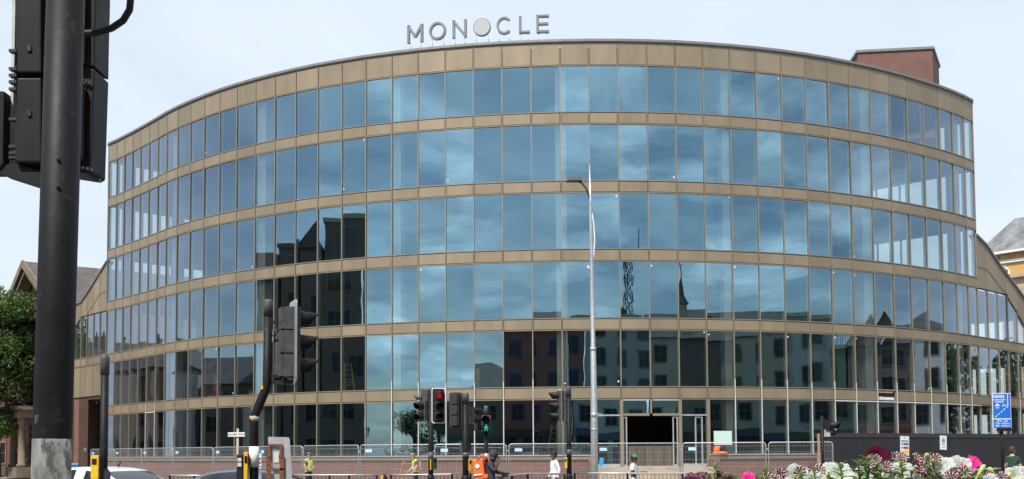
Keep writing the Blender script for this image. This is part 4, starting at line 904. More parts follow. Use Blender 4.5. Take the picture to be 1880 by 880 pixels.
T = sig('tall signal pole with the head seen from behind and round plates', 855, DC-1.5, group='signals on the central island'); DD = DC-1.5
pole(T, .082, at(855, 724, DD).z); q = loc_in(T, 856, 835, DD); m1 = MB(); m1.tube([(0, 0, q.z-.08), (0, 0, q.z+.06)], .087, 18); m1.build('grey_band', grey_pl, T)
q = loc_in(T, 837, 753, DD); head(T, (q.x, q.y+.02, q.z), R(168), 3, board=.04, hh=.28, casing=dgrey_pl, bcol=dgrey_pl)
q = loc_in(T, 865, 763, DD); head(T, (q.x, q.y+.1, q.z), R(120), 2, hh=.25, casing=dgrey_pl, sc=.9)
m1 = MB(); q = loc_in(T, 855, 733, DD); m1.bar(q+Vector((-.3, 0, 0)), q, .03, .03); m1.tube([q, q+Vector((-.08, 0, -.1)), q+Vector((-.2, 0, -.12))], .015, 8); q = loc_in(T, 855, 772, DD); m1.bar(q+Vector((-.3, 0, 0)), q+Vector((.2, 0, 0)), .03, .03); m1.build('bracket', black_pl, T)
for (x_, y_) in ((851, 822), (857, 820)):
    q = loc_in(T, x_, y_, DD); m1 = MB(); m1.tube([(q.x, q.y+.1, q.z), (q.x, q.y+.115, q.z)], .125, 24); m1.build('sign_plate', grey_pl, T)
q = loc_in(T, 861, 854, DD); button(T, (q.x, q.y-.08, q.z), R(30), size=(.08, .1, .31))

T = sig('short signal pole showing the green walking man above the backpacked rider', 893, DC, group='signals on the central island')
pole(T, .058, at(893, 748, DC).z, cap_=True); q = loc_in(T, 893, 778, DC); head(T, (q.x, q.y-.12, q.z), R(-4), 2, lit=1, hh=.235, w_=.25, sc=1.0, peds=True, casing=grey_pl)
q = loc_in(T, 879, 771, DC); head(T, (q.x, q.y+.05, q.z), R(150), 3, hh=.22, w_=.13, casing=dgrey_pl, sc=.95); q = loc_in(T, 894, 838, DC); m1 = MB(); m1.tube([(0, 0, q.z-.08), (0, 0, q.z+.08)], .062, 18); m1.build('grey_band', alu, T)
T = sig('signal pole left of the lamp column with its head facing left', 1045, DC, group='signals on the central island')
pole(T, .068, at(1045, 712, DC).z); q = loc_in(T, 1028, 746, DC); head(T, (q.x, q.y, q.z), R(-78), 3, hh=.285, board=.04, casing=grey_pl, bcol=black_pl)
m1 = MB(); q = loc_in(T, 1045, 730, DC); m1.bar(q+Vector((-.18, 0, 0)), q, .03, .03); m1.bar(q+Vector((-.18, 0, -.45)), q+Vector((0, 0, -.45)), .03, .03); m1.tube([q, q+Vector((-.08, 0, .12)), q+Vector((-.16, 0, .05))], .012, 8); m1.build('bracket', black_pl, T)
q = loc_in(T, 1041, 850, DC); button(T, (q.x, q.y-.08, q.z), R(-30), size=(.07, .1, .29)); q = loc_in(T, 1045, 832, DC); m1 = MB(); m1.tube([(0, 0, q.z-.08), (0, 0, q.z+.1)], .073, 18); m1.build('grey_band', grey_pl, T)
# signal by the hoarding
T = sig('black signal pole at the left end of the black hoarding', 1511, 30.0); pole(T, .045, at(1511, 764, 30).z, cap_=False, base=False)
q = loc_in(T, 1524, 782, 30); head(T, (q.x, q.y, q.z), R(50), 1, hh=.30, casing=black_pl); head(T, (q.x-.03, q.y+.02, q.z-.2), R(70), 1, hh=.26, casing=alu, sc=.8)
m1 = MB(); a_ = loc_in(T, 1511, 766, 30); m1.tube([a_, loc_in(T, 1514, 775, 30), loc_in(T, 1518, 777, 30)], .012, 8); m1.bar(loc_in(T, 1511, 790, 30), loc_in(T, 1522, 790, 30), .03, .03); m1.build('bracket', black_pl, T)

# ------------------------------------------------------------------ signs
T = sig('white street nameplate reading ANLABY ROAD on a pale post', 436, 40.0, name='street_nameplate', cat='sign')
m1 = MB(); m1.tube([(0, 0, 0), (0, 0, at(436, 787, 40).z)], .045, 12); m1.build('post', stone, T)
q = loc_in(T, 435, 798, 40); m1 = MB(); m1.box((q.x, -.07, q.z), (.62, .02, .155)); m1.build('plate', white_p, T); text_mesh('lettering', 'ANLABY ROAD', .105, black_p, T, (q.x, -.083, q.z))
T = sig('back of a grey metal road sign on a rusty frame', 515, 18.0, name='road_sign', cat='sign')
def l5(x, y): return at(x, y, 18)-Vector(T.location)
m1 = MB(); ps = [l5(493, 802), l5(529, 803), l5(531, 806), l5(535.5, 868), l5(535, 884), l5(505, 884), l5(491.5, 820), l5(491.5, 804)]
m1.add([(p_.x, .03, p_.z) for p_ in ps]+[(p_.x, .045, p_.z) for p_ in ps], [tuple(range(8)), tuple(range(15, 7, -1))]+[(i, i+8, (i+1) % 8+8, (i+1) % 8) for i in range(8)]); m1.build('plate', alu, T)
m1 = MB()
for (a_, b_, w_) in (((494, 817), (517.5, 817), .035), ((495, 817), (494, 1000), .04), ((516.5, 816), (514, 1000), .04), ((491, 837), (491.5, 1000), .035), ((520, 838), (521, 1000), .035), ((493, 838), (497, 838), .05), ((512, 838), (520, 838), .05), ((497, 861), (522, 862), .03)):
    m1.bar(l5(*a_), l5(*b_), w_, .03)
m1.build('frame', rust, T)
m1 = MB(); q = l5(507, 840); m1.box((q.x, .02, q.z), (.085, .006, .17)); m1.build('label_plate', render_w, T)
# blue bus lane sign
T = sig('blue bus lane sign on a black post in front of the hoarding', 1841, 33.0, name='bus_lane_sign', cat='sign')
def l6(x, y): return at(x, y, 33)-Vector(T.location)
pole(T, .05, l6(1841, 740).z, cap_=False, base=False); a_, b_ = l6(1819, 722.5), l6(1855, 786); cxs, czs = (a_.x+b_.x)/2, (a_.z+b_.z)/2; Wd, Hd = b_.x-a_.x, a_.z-b_.z
m1 = MB(); m1.box((cxs, -.075, czs), (Wd, .02, Hd)); pl_ = m1.build('plate', white_p, T, bevel=.006)
m1 = MB(); m1.box((cxs, -.088, czs+Hd*.134), (Wd-.035, .008, Hd*.70)); m1.box((cxs, -.088, czs-Hd*.37), (Wd-.035, .008, Hd*.235)); m1.build('blue_panel', blue_p, T)
m1 = MB(); m1.box((cxs-Wd*.16, -.094, czs+Hd*.41), (Wd*.58, .006, Hd*.075)); m1.box((cxs+Wd*.32, -.094, czs+Hd*.30), (.022, .006, Hd*.34))
for k in range(5):
    t0 = k/5; xa, za = cxs+Wd*(.32-.74*t0), czs+Hd*(.12-.33*t0); xb, zb2 = cxs+Wd*(.32-.74*(t0+.13)), czs+Hd*(.12-.33*(t0+.13)); m1.bar((xa, -.094, za), (xb, -.094, zb2), .006, .022, up=(0, 0, 1))
m1.prism([(cxs-Wd*.38, czs+Hd*.13), (cxs-Wd*.10, czs+Hd*.13), (cxs-Wd*.12, czs+Hd*.16), (cxs-Wd*.18, czs+Hd*.165), (cxs-Wd*.21, czs+Hd*.20), (cxs-Wd*.27, czs+Hd*.20), (cxs-Wd*.31, czs+Hd*.165), (cxs-Wd*.38, czs+Hd*.155)], -.097, -.091)
def ringm(mb, x, z, r_, w_=.008, y=-.094):
    for i in range(14):
        a0, a1 = 2*pi*i/14, 2*pi*(i+1)/14; mb.prism([(x+r_*cos(a0), z+r_*sin(a0)), (x+r_*cos(a1), z+r_*sin(a1)), (x+(r_-w_)*cos(a1), z+(r_-w_)*sin(a1)), (x+(r_-w_)*cos(a0), z+(r_-w_)*sin(a0))], y-.003, y+.003)
ringm(m1, cxs+Wd*.06, czs+Hd*.145, .03); ringm(m1, cxs+Wd*.19, czs+Hd*.145, .03); m1.bar((cxs+Wd*.06, -.094, czs+Hd*.145), (cxs+Wd*.11, -.094, czs+Hd*.185), .006, .008); m1.bar((cxs+Wd*.11, -.094, czs+Hd*.185), (cxs+Wd*.19, -.094, czs+Hd*.145), .006, .008)
m1.build('symbols', white_p, T)
m1 = MB()
for k in range(6): m1.box((cxs-Wd*.38+k*Wd*.085, -.099, czs+Hd*.42), (Wd*.055, .004, Hd*.03))
m1.build('bus_window', blue_p, T)
text_mesh('lettering', 'authorised', .085, white_p, T, (cxs-Wd*.13, -.094, czs+Hd*.315)); text_mesh('lettering', 'vehicles', .085, white_p, T, (cxs-Wd*.13, -.094, czs+Hd*.25)); text_mesh('lettering', 'taxi', .07, white_p, T, (cxs-Wd*.24, -.094, czs+Hd*.085))
text_mesh('lettering', 'Mon - Sat', .085, white_p, T, (cxs, -.094, czs-Hd*.295)); text_mesh('lettering', '7.00 - 9.30 am', .075, white_p, T, (cxs, -.094, czs-Hd*.37)); text_mesh('lettering', '4.00 - 6.30 pm', .075, white_p, T, (cxs, -.094, czs-Hd*.44))
q = l6(1842, 789); m1 = MB(); m1.box((q.x, -.05, q.z), (.40, .12, .10)); m1.build('light_box', black_pl, T)

# ------------------------------------------------------------------ site fence panels
FX = [(1533, 43.6), (1410, 43.9), (1252, 44.5), (1089, 44.5), (933, 44.4), (797, 44.6), (660, 45.6), (556, 48.2), (474, 51.2), (392, 54.2), (318, 57.2), (260, 60.2), (210, 63.2), (166, 66.0)]
FLAB = ['mesh fence panel across the end of the black hoarding', 'mesh fence panel in front of the orange bag on the sill', 'mesh fence panel in front of the open doorway', 'mesh fence panel with a pale tag behind the man in the white shirt', 'mesh fence panel behind the backpacked rider', 'mesh fence panel behind the group of traffic signals', 'mesh fence panel right of the workman in a dark cap', 'mesh fence panel behind the rusty framed sign', 'mesh fence panel behind the street nameplate', 'mesh fence panel right of the white car roof', 'mesh fence panel above the rear window of the white car', 'narrow looking mesh fence panel left of the white car aerial', 'last mesh fence panel beside the open passage']
wire = mat('fence_wire', (0.50, 0.51, 0.51), 0.5, 0.4)
fence_tag = mat('fence_tag', (0.45, 0.68, 0.78), 0.5); conc = mat('fence_foot', (0.25, 0.24, 0.23), 0.9)
for i in range(len(FX)-1):
    pr, pl_ = at(FX[i][0], 860, FX[i][1]), at(FX[i+1][0], 860, FX[i+1][1])
    a_, b_ = Vector((pl_.x, FX[i+1][1])), Vector((pr.x, FX[i][1])); L = (b_-a_).length-.07
    T = thing('mesh_fence', FLAB[i], 'fence', (a_.x, a_.y, 0), math.atan2((b_-a_).y, (b_-a_).x), 'mesh fence panels around the site')
    r_ = .12; top = 2.02; m1 = MB()
    pts = [(.035, 0, .05), (.035, 0, top-r_)]+[(.035+r_-r_*cos(q*pi/10), 0, top-r_+r_*sin(q*pi/10)) for q in range(1, 6)]+[(L-r_+.0+r_*sin(q*pi/10), 0, top-r_+r_*cos(q*pi/10)) for q in range(0, 6)]+[(L, 0, .05)]
    m1.tube(pts, .021, 8); m1.tube([(.035, 0, .2), (L, 0, .2)], .014, 6); m1.build('frame', galv, T)
    m1 = MB(); n_ = int(L/.055)
    for q in range(1, n_): m1.box((.035+(L-.035)*q/n_, 0, 1.10), (.0038, .0038, 1.80))
    for z_ in (.45, .75, 1.05, 1.35, 1.65, 1.88): m1.box((L/2, .004, z_), (L-.05, .004, .005))
    m1.build('mesh_infill', wire, T)
    m1 = MB(); m1.box((0, 0, .07), (.25, .65, .14)); m1.build('foot', conc, T)
    if i not in (0, 6): m1 = MB(); m1.box((.42, -.012, 1.78), (.30, .008, .13)); m1.build('tag_plate', fence_tag, T)
    m1 = MB(); m1.box((0.0, 0, 1.75), (.09, .05, .06)); m1.build('coupler', galv, T)
# guard rails along the kerb
def guard(label, pts, gapless=True):
    ws = [at(x, y, D) for x, y, D in pts]; T = thing('guard_railing', label, 'railing', (ws[0].x, ws[0].y, 0), 0, 'guard rails along the kerb')
    o_ = Vector((ws[0].x, ws[0].y, 0)); L = [w_-o_ for w_ in ws]
    m1 = MB(); m1.tube(L, .026, 8); m1.tube([Vector((p_.x, p_.y, .25)) for p_ in L], .018, 6); m1.build('rail', galv, T)
    for i in range(len(L)):
        m1 = MB(); m1.box((L[i].x, L[i].y, L[i].z/2), (.055, .055, L[i].z)); m1.build('post', black_p, T)
    m1 = MB()
    for i in range(len(L)-1):
        n_ = max(2, int((L[i+1]-L[i]).length/.11))
        for q in range(1, n_):
            p_ = L[i].lerp(L[i+1], q/n_); m1.box((p_.x, p_.y, (p_.z+.25)/2), (.012, .012, p_.z-.25))
    o2 = m1.build('bar', black_p, T)
guard('guard rail left of the grey car', [(312, 873, 31), (357, 873.5, 31), (388, 873.5, 31)])
guard('guard rail between the rusty framed sign and the yellow bollard', [(540, 872.5, 31), (605, 872.5, 31), (641, 872.5, 31), (692, 872.5, 31)])
guard('guard rail behind the traffic signal group', [(718, 872, 31.5), (765, 872, 31.5), (830, 871, 31.5), (864, 869.5, 31.5)])
guard('guard rail between the rider and the man in the white shirt', [(905, 877, 28), (940, 873, 29), (969, 870, 30.5), (1036, 870.5, 30.5)])
guard('guard rail between the lamp column and the flowers', [(1055, 869, 31), (1152, 869.5, 31), (1253, 869.5, 31), (1340, 870, 31)])
guard('guard rail by the man in the dark green shirt', [(1700, 865, 34), (1760, 864.5, 34), (1820, 861, 34), (1890, 858.5, 34)])
# ------------------------------------------------------------------ black hoarding
h0, h1_ = at(1507, 795, 44.7), at(1990, 797, 53.5); zH = 2.42
T = thing('hoarding', 'matt black timber site hoarding along the right of the building', 'hoarding', (h0.x, h0.y, 0), math.atan2(h1_.y-h0.y, h1_.x-h0.x)); Lh = (h1_-h0).xy.length
ZT = h0.z
for k in range(int(Lh/1.22)+1):
    m1 = MB(); m1.box((k*1.22+.61, random.uniform(-.004, .004), ZT/2-.08), (1.214, .03, ZT-.16)); m1.build('panel', hoard, T)
m1 = MB(); m1.box((Lh/2+.3, -.0, ZT-.085), (Lh+1.2, .06, .17)); m1.box((Lh/2+.3, -.0, ZT-.18), (Lh+1.2, .075, .012)); m1.build('top_rail', mat('hoarding_cap', (0.035, 0.037, 0.04), 0.5), T)
def on_hoard(x): # plan point of column x on the hoarding
    d = ray(x, 800); P0 = Vector((h0.x, h0.y)); t_ = Vector((h1_.x-h0.x, h1_.y-h0.y)).normalized(); Dv = Vector((d.x, d.y))
    den = Dv.x*t_.y-Dv.y*t_.x; s_ = (P0.x*t_.y-P0.y*t_.x)/den; return Dv*s_, math.atan2(t_.y, t_.x)
def notice(name, label, cat, x0, x1, y0, y1, bars, where=on_hoard, D=None, rz=0, group=None, tilt=0.0):
    p_, a_ = where((x0+x1)/2) if D is None else (Vector((at((x0+x1)/2, 800, D).x, D)), rz)
    zt_, zb_ = at((x0+x1)/2, y0, p_.y).z, at((x0+x1)/2, y1, p_.y).z; W = (x1-x0)/2000*p_.y/cos(a_); H = zt_-zb_
    T = thing(name, label, cat, (p_.x, p_.y, 0), a_, group); T.location = (p_.x+sin(a_)*.035, p_.y-cos(a_)*.035, zb_); T.rotation_euler = (0, tilt, a_)
    m1 = MB(); m1.box((0, 0, H/2), (W, .006, H)); m1.build('board', white_p, T)
    for (bx, bz, bw, bh, mm) in bars:
        m1 = MB(); m1.box((bx*W, -.005, bz*H), (bw*W, .004, bh*H)); m1.build('printed_panel', mm, T)
    return T, W, H
red_s = mat('red_print', (0.65, 0.02, 0.02), 0.5); yel_s = mat('yellow_print', (0.85, 0.6, 0.02), 0.5); blu_s = mat('blue_print', (0.03, 0.18, 0.5), 0.5); tq = mat('teal_print', (0.02, 0.2, 0.25), 0.5); ink = mat('grey_print', (0.15, 0.16, 0.18), 0.6)
notice('safety_notice', 'white safety notice with blue red and yellow panels on the black hoarding', 'notice', 1648.5, 1669, 801, 842,
       [(0, .93, .12, .04, ink), (0, .78, .85, .05, tq), (-.3, .65, .16, .07, blu_s), (.14, .65, .58, .10, blu_s), (-.3, .48, .16, .07, red_s), (.14, .48, .58, .10, red_s), (-.3, .31, .16, .07, yel_s), (.14, .31, .58, .13, yel_s), (0, .1, .7, .12, blu_s)], tilt=R(1.5))
T, W_, H_ = notice('white_notice', 'plain white notice with a small dark figure emblem on the black hoarding', 'notice', 1722, 1738, 800, 826, [(0, .40, .45, .05, ink), (.05, .18, .3, .04, ink)], tilt=R(1.5))
m1 = MB(); m1.prism([(-.08*W_, .52*H_), (-.02*W_, .52*H_), (.0, .9*H_), (-.05*W_, .86*H_), (-.2*W_, .6*H_), (-.15*W_, .52*H_)], -.008, -.004); m1.prism([(.05*W_, .52*H_), (.17*W_, .52*H_), (.22*W_, .62*H_), (.12*W_, .8*H_), (.04*W_, .72*H_)], -.008, -.004); m1.build('emblem', tq, T)
notice('fence_notice', 'small white site notice with blue and red panels on the fence', 'notice', 474, 482.5, 833, 860, [(0, .88, .2, .08, ink), (0, .64, .8, .2, blu_s), (0, .38, .8, .2, red_s), (0, .12, .8, .12, blu_s)], D=51.0, rz=R(-50))
T, _, _ = notice('fence_notice', 'small bright blue notice at the left end of the black hoarding', 'notice', 1499, 1506, 838, 852, [(0, .5, .98, .97, mat('cyan_print', (0.02, 0.35, 0.75), 0.5))], D=43.2)
T, _, _ = notice('fence_notice', 'small bright blue bag like notice hanging beside the lamp column', 'notice', 1099, 1106, 841, 857, [(0, .5, .98, .97, mat('cyan_print', (0.02, 0.35, 0.75), 0.5))], D=44.2, tilt=R(8))
p_ = LW[4]+Vector((.35, -.42)); notice('exit_sign', 'small green emergency sign on the brick pier at the passage', 'sign', 153, 161, 823, 829, [(0, .5, .96, .92, mat('green_print', (0.01, 0.22, 0.12), 0.5)), (.1, .5, .2, .5, white_p)], D=75.4, rz=R(-45))
# leaning timber and yellow posts at the hoarding end
m1 = MB(); m1.bar(at(1502.5, 797, 43.0), at(1505, 880, 43.2), .09, .04); tag(m1.build('timber_post', timber, None), 'upright raw timber post at the left end of the hoarding', 'timber')
m1 = MB(); m1.bar(at(1506, 850, 43.1), at(1490, 880, 42.8), .09, .04); tag(m1.build('timber_brace', timber, None), 'raw timber brace leaning down left from the hoarding end', 'timber')
q = at(1516, 851, 42); m1 = MB(); m1.tube([(q.x, q.y, 0), (q.x, q.y, q.z-.04), (q.x, q.y, q.z)], [.075, .075, .05], 16); tag(m1.build('post_sleeve', mat('pale_yellow', (0.78, 0.68, 0.12), 0.5), None), 'pale yellow post sleeve right of the hoarding end', 'post')
# small bollard behind the rail
q = at(705, 870, 29); T = thing('traffic_bollard', 'rounded black and yellow bollard between the two workmen', 'bollard', (q.x, q.y, 0))
m1 = MB(); m1.box((0, 0, q.z/2-.06), (.17, .12, q.z-.12)); m1.ell((0, 0, q.z-.12), (.085, .06, .11), 16); m1.build('body', black_pl, T); m1 = MB(); m1.box((-.045, -.065, q.z-.14), (.06, .02, .2)); m1.build('reflector', yellow_p, T)
# parking-meter like blue bin by the passage
q = at(137, 852, 62); T = thing('wheelie_bin', 'bright blue wheelie bin beside the brick pier', 'bin', (q.x, q.y, 0), R(10))
bm_ = mat('blue_bin', (0.02, 0.20, 0.50), 0.45); m1 = MB(); m1.box((0, 0, q.z/2), (.42, .5, q.z-.1), taper=(1.15, 1.2)); m1.build('body', bm_, T); m1 = MB(); m1.box((0, 0, q.z), (.54, .66, .08), taper=(.9, .9)); m1.build('lid', bm_, T); m1 = MB(); m1.box((.0, -.29, q.z-.35), (.18, .02, .22)); m1.build('sticker', white_p, T)
m1 = MB(); m1.tube([(-.2, .28, .1), (-.26, .28, .1)], .1, 12); m1.tube([(.2, .28, .1), (.26, .28, .1)], .1, 12); m1.build('wheels', black_pl, T)

# ------------------------------------------------------------------ things inside and on the building
def ladder(label, xa, ya, xb, yb, D, m, wd=.42, a_frame=True, rz=0.0, lean=.5):
    pb_, pt_ = at(xb, yb, D), at(xa, ya, D); h = pt_.z-pb_.z; T = thing('step_ladder' if a_frame else 'ladder', label, 'ladder', (pb_.x, pb_.y, pb_.z), rz)
    dx = pt_.x-pb_.x
    m1 = MB()
    for s_ in (-1, 1): m1.bar((s_*wd/2, 0, 0), (dx*cos(rz)+s_*wd*.32, lean*.4, h), .06, .03)
    m1.build('front_rail', m, T); n_ = int(h/.28)
    for q in range(1, n_+1):
        u = q/(n_+.4); m1 = MB(); m1.bar((dx*cos(rz)*u-wd*(.5-.18*u), lean*.4*u, h*u), (dx*cos(rz)*u+wd*(.5-.18*u), lean*.4*u, h*u), .07, .025); m1.build('tread', m, T)
    if a_frame:
        m1 = MB()
        for s_ in (-1, 1): m1.bar((s_*wd/2, lean*2.0, 0), (dx*cos(rz)+s_*wd*.32, lean*.45, h), .05, .03)
        m1.bar((-wd*.45, lean*1.6, h*.3), (wd*.45, lean*1.6, h*.3), .03, .03); m1.build('back_frame', m, T)
yl = mat('yellow_fibreglass', (0.75, 0.60, 0.03), 0.4)
ladder('tall yellow fibreglass step ladder behind the ground floor glass', 1018, 781, 1012, 838, 57.2, yl, .42)
ladder('yellow step ladder standing on the first floor above the bent signal pole', 638, 666, 641, 716, 60.5, yl, .55, lean=.3)
ladder('pale wooden ladder on the first floor at the left', 257, 696, 252, 745, 71.5, mat('pale_wood', (0.6, 0.55, 0.42), 0.7), .42, a_frame=False)
ladder('brown timber trestle ladder beside the workman at the signals', 752, 846, 742, 905, 44.0, timber, .75, lean=.3)
T = thing('timber_stack', 'tall stack of pale boards on the first floor near the middle', 'stack', (at(865, 714, 58.2).x, 58.2, 4.95)); 
for k in range(14): m1 = MB(); m1.box((random.uniform(-.03, .03), 0, .06+k*.085), (.95+random.uniform(-.05, .05), .7, .07)); m1.build('board', mat('pale_wood', (0.6, 0.55, 0.42), 0.7), T)
T = thing('box_stack', 'low stack of cartons on the first floor left of the board stack', 'stack', (at(836, 714, 58.2).x, 58.2, 4.95))
for k in range(3): m1 = MB(); m1.box((k*.42-.4, 0, .16+.05*(k % 2)), (.38, .4, .3)); m1.build('box', mat('carton', (0.42, 0.33, 0.22), 0.8), T)
def sill_thing(name, label, cat, px, Dp, parts, z=1.46):
    x_ = at(px, 835, Dp).x; T = thing(name, label, cat, (x_, Dp, z))
    for nm, c, d, m in parts: mb = MB(); (mb.box(c, d) if len(d) == 3 else mb.ell(c, (d[0], d[0], d[1]), 14)); mb.build(nm, m, T, bevel=.01 if len(d) == 3 else 0)
cart = mat('carton', (0.42, 0.33, 0.22), 0.8)
sill_thing('carton', 'long beige carton inside the ground floor window right of the doorway', 'box', 1420, 57.9, [('box', (0, 0, .2), (1.0, .4, .36), cart), ('flap', (.1, -.21, .3), (.6, .02, .1), cart)])
sill_thing('carton', 'smaller open beige carton left of the long carton', 'box', 1389, 57.6, [('box', (0, 0, .14), (.5, .35, .26), cart), ('flap', (-.2, -.1, .3), (.3, .3, .03), cart)])
for (px, lab, c) in ((995, 'yellow green ball shaped bag behind the glass left of the lamp column', (0.5, 0.65, 0.1)), (1003, 'middle pale round bag behind the glass left of the lamp column', (0.55, 0.65, 0.55)), (1012, 'right pale round bag behind the glass beside the lamp column', (0.5, 0.62, 0.55))):
    mb = MB(); x_ = at(px+50, 835, 56.0).x; mb.ell((x_, 56.0, 1.60), (.15, .14, .15), 14); tag(mb.build('round_bag', mat('bag_%d' % px, c, 0.6), None), lab, 'bag')
mb = MB(); x_ = at(974, 835, 56.4).x; mb.ell((x_, 56.4, 1.55), (.55, .25, .16), 16); tag(mb.build('plastic_sheet_bundle', render_w, None), 'pale bundle of plastic sheet behind the ground floor glass', 'bundle')
# white site paper on the glass and orange bag on the sill
p0, n0 = A[30].lerp(A[31], .52), nrm(A[30], A[31]); za, zb_ = at(1325, 791.5, p0.y).z, at(1325, 817, p0.y).z
T = thing('paper_sheet', 'pale green paper sheet taped to the window right of the doorway', 'notice', (p0.x+n0.x*.03, p0.y+n0.y*.03, zb_), math.atan2(-n0.x, n0.y)+pi)
mb = MB(); mb.box((0, 0, (za-zb_)/2), (.98, .006, za-zb_)); mb.build('sheet', mat('pale_green_paper', (0.55, 0.75, 0.66), 0.7), T)
mb = MB()
for s_ in (-.44, .44): mb.box((s_, -.006, za-zb_-.03), (.1, .004, .05))
mb.build('tape', white_p, T)
T = thing('orange_bag', 'crumpled orange bag lying on the window sill', 'bag', (at(1322, 835, 55.62).x, 55.66, 1.54))
mb = MB(); mb.ell((0, 0, .05), (.40, .10, .09), 14); mb.ell((-.16, 0, .20), (.17, .10, .22), 12); mb.ell((-.05, 0, .34), (.10, .07, .08), 10); mb.build('bag', orange_p, T)

# ------------------------------------------------------------------ cars
def car(label, loc, rz, paint, sc=1.0):
    T = thing('parked_car', label, 'car', loc, rz); W = .88*sc
    prof = [(-2.15, .35), (-2.2, .62), (-2.1, .90), (-1.75, .99), (-1.05, 1.02), (1.15, .98), (1.75, .90), (2.1, .74), (2.2, .5), (2.15, .3)]
    m1 = MB(); n_ = len(prof); sec = [(-1.0, 0.0), (-.985, .0), (-.93, 0.02)]
    lv = [(1.0, 0), (.96, .015)]; vs = []; fs = []
    ys_ = [-.90, -.87, -.78, -.4, 0, .4, .78, .87, .90]; dz = [-.10, -.03, 0, .02, .025, .02, 0, -.03, -.10]
    for y_, d_ in zip(ys_, dz):
        for (x_, z_) in prof: vs.append((x_*(1-.05*abs(y_)**3), y_*sc, z_+(d_ if z_ > .6 else 0)))
    for i in range(len(ys_)-1):
        for j in range(n_-1): fs.append((i*n_+j, i*n_+j+1, (i+1)*n_+j+1, (i+1)*n_+j))
        fs.append((i*n_+n_-1, i*n_, (i+1)*n_, (i+1)*n_+n_-1))
    fs.append(tuple(range(n_))[::-1]); fs.append(tuple(range((len(ys_)-1)*n_, len(ys_)*n_)))
    m1.add(vs, fs, 0, True); body = m1.build('body', paint, T)
    xs_ = [-1.75, -1.6, -1.45, -1.25, -1.05, -.85, -.6, -.3, 0, .3, .5, .7, .95, 1.2, 1.4]; hz_ = [.0, .10, .185, .28, .355, .405, .435, .45, .45, .43, .40, .335, .22, .10, .0]
    sc_ = [(.80, -.02), (.775, .10), (.72, .50), (.655, .86), (.57, .955), (.35, .99), (0, 1.0)]; full = [(-y_, f_) for y_, f_ in sc_]+[(y_, f_) for y_, f_ in sc_[::-1][1:]]
    def Pg(i, j, o_=0.0):
        y_, f_ = full[j]; nrm_ = Vector((0, y_*1.0, .35+.65*f_)).normalized(); p_ = Vector((xs_[i], y_*(1-.05*abs(xs_[i]/1.7)**2), .965+hz_[i]*f_)); return p_+nrm_*o_
    m1 = MB(); nf = len(full); m1.add([Pg(i, j) for i in range(len(xs_)) for j in range(nf)], [(i*nf+j, (i+1)*nf+j, (i+1)*nf+j+1, i*nf+j+1) for i in range(len(xs_)-1) for j in range(nf-1)], 0, True); m1.build('roof', paint, T)
    gm = mat('car_glass', (0.015, 0.018, 0.022), 0.05, spec=.8)
    def gpatch(nm, i0, i1, j0, j1):
        m1 = MB(); ni, nj = i1-i0+1, j1-j0+1
        top_ = [Pg(i, j, .007) for i in range(i0, i1+1) for j in range(j0, j1+1)]; m1.add(top_, [(i*nj+j, (i+1)*nj+j, (i+1)*nj+j+1, i*nj+j+1) for i in range(ni-1) for j in range(nj-1)], 0, True); m1.build(nm, gm, T)
    gpatch('rear_window', 1, 4, 4, nf-5); gpatch('windscreen', 11, 13, 4, nf-5)
    for (j0, j1) in ((1, 3), (nf-4, nf-2)): gpatch('side_window', 4, 6, j0, j1); gpatch('side_window', 7, 11, j0, j1)
    for s_ in (-1, 1):
        m1 = MB(); m1.box((.75, s_*.98, 1.0), (.12, .22, .14)); m1.build('mirror', paint, T, bevel=.03)
        for wx in (-1.35, 1.38):
            m1 = MB(); m1.tube([(wx, s_*.72, .32), (wx, s_*.91, .32)], .32, 24); wh = m1.build('wheel', black_pl, T); m1 = MB(); m1.tube([(wx, s_*.90, .32), (wx, s_*.92, .32)], .2, 16); m1.build('rim', alu, wh)
        m1 = MB(); m1.box((-2.14, s_*.68, .78), (.12, .30, .16)); m1.build('tail_light', mat('tail_red', (0.3, 0.01, 0.01), .2), T, bevel=.02)
        m1 = MB(); m1.box((2.05, s_*.62, .68), (.14, .34, .12)); m1.build('headlight', mat('headlight', (0.6, 0.6, 0.6), .1), T, bevel=.02)
    m1 = MB(); m1.tube([(-.75, 0, 1.42), (-.83, 0, 1.50)], [.025, .01], 8); m1.build('aerial', black_pl, T)
    return T
q = at(228, 855, 23.0); car('white hatchback with a dark rear window left of the slim black pole', (q.x-.62, 23.0, -.115+q.z+.115-1.43), R(148), mat('white_car_paint', (0.80, 0.81, 0.82), 0.3, coat=.6))
q = at(436, 860, 24.5); car('dark blue grey car half hidden behind the bent signal pole', (q.x, 24.5, q.z-1.43), R(187), mat('blue_grey_paint', (0.13, 0.17, 0.20), 0.3, coat=.6, metal=.3))

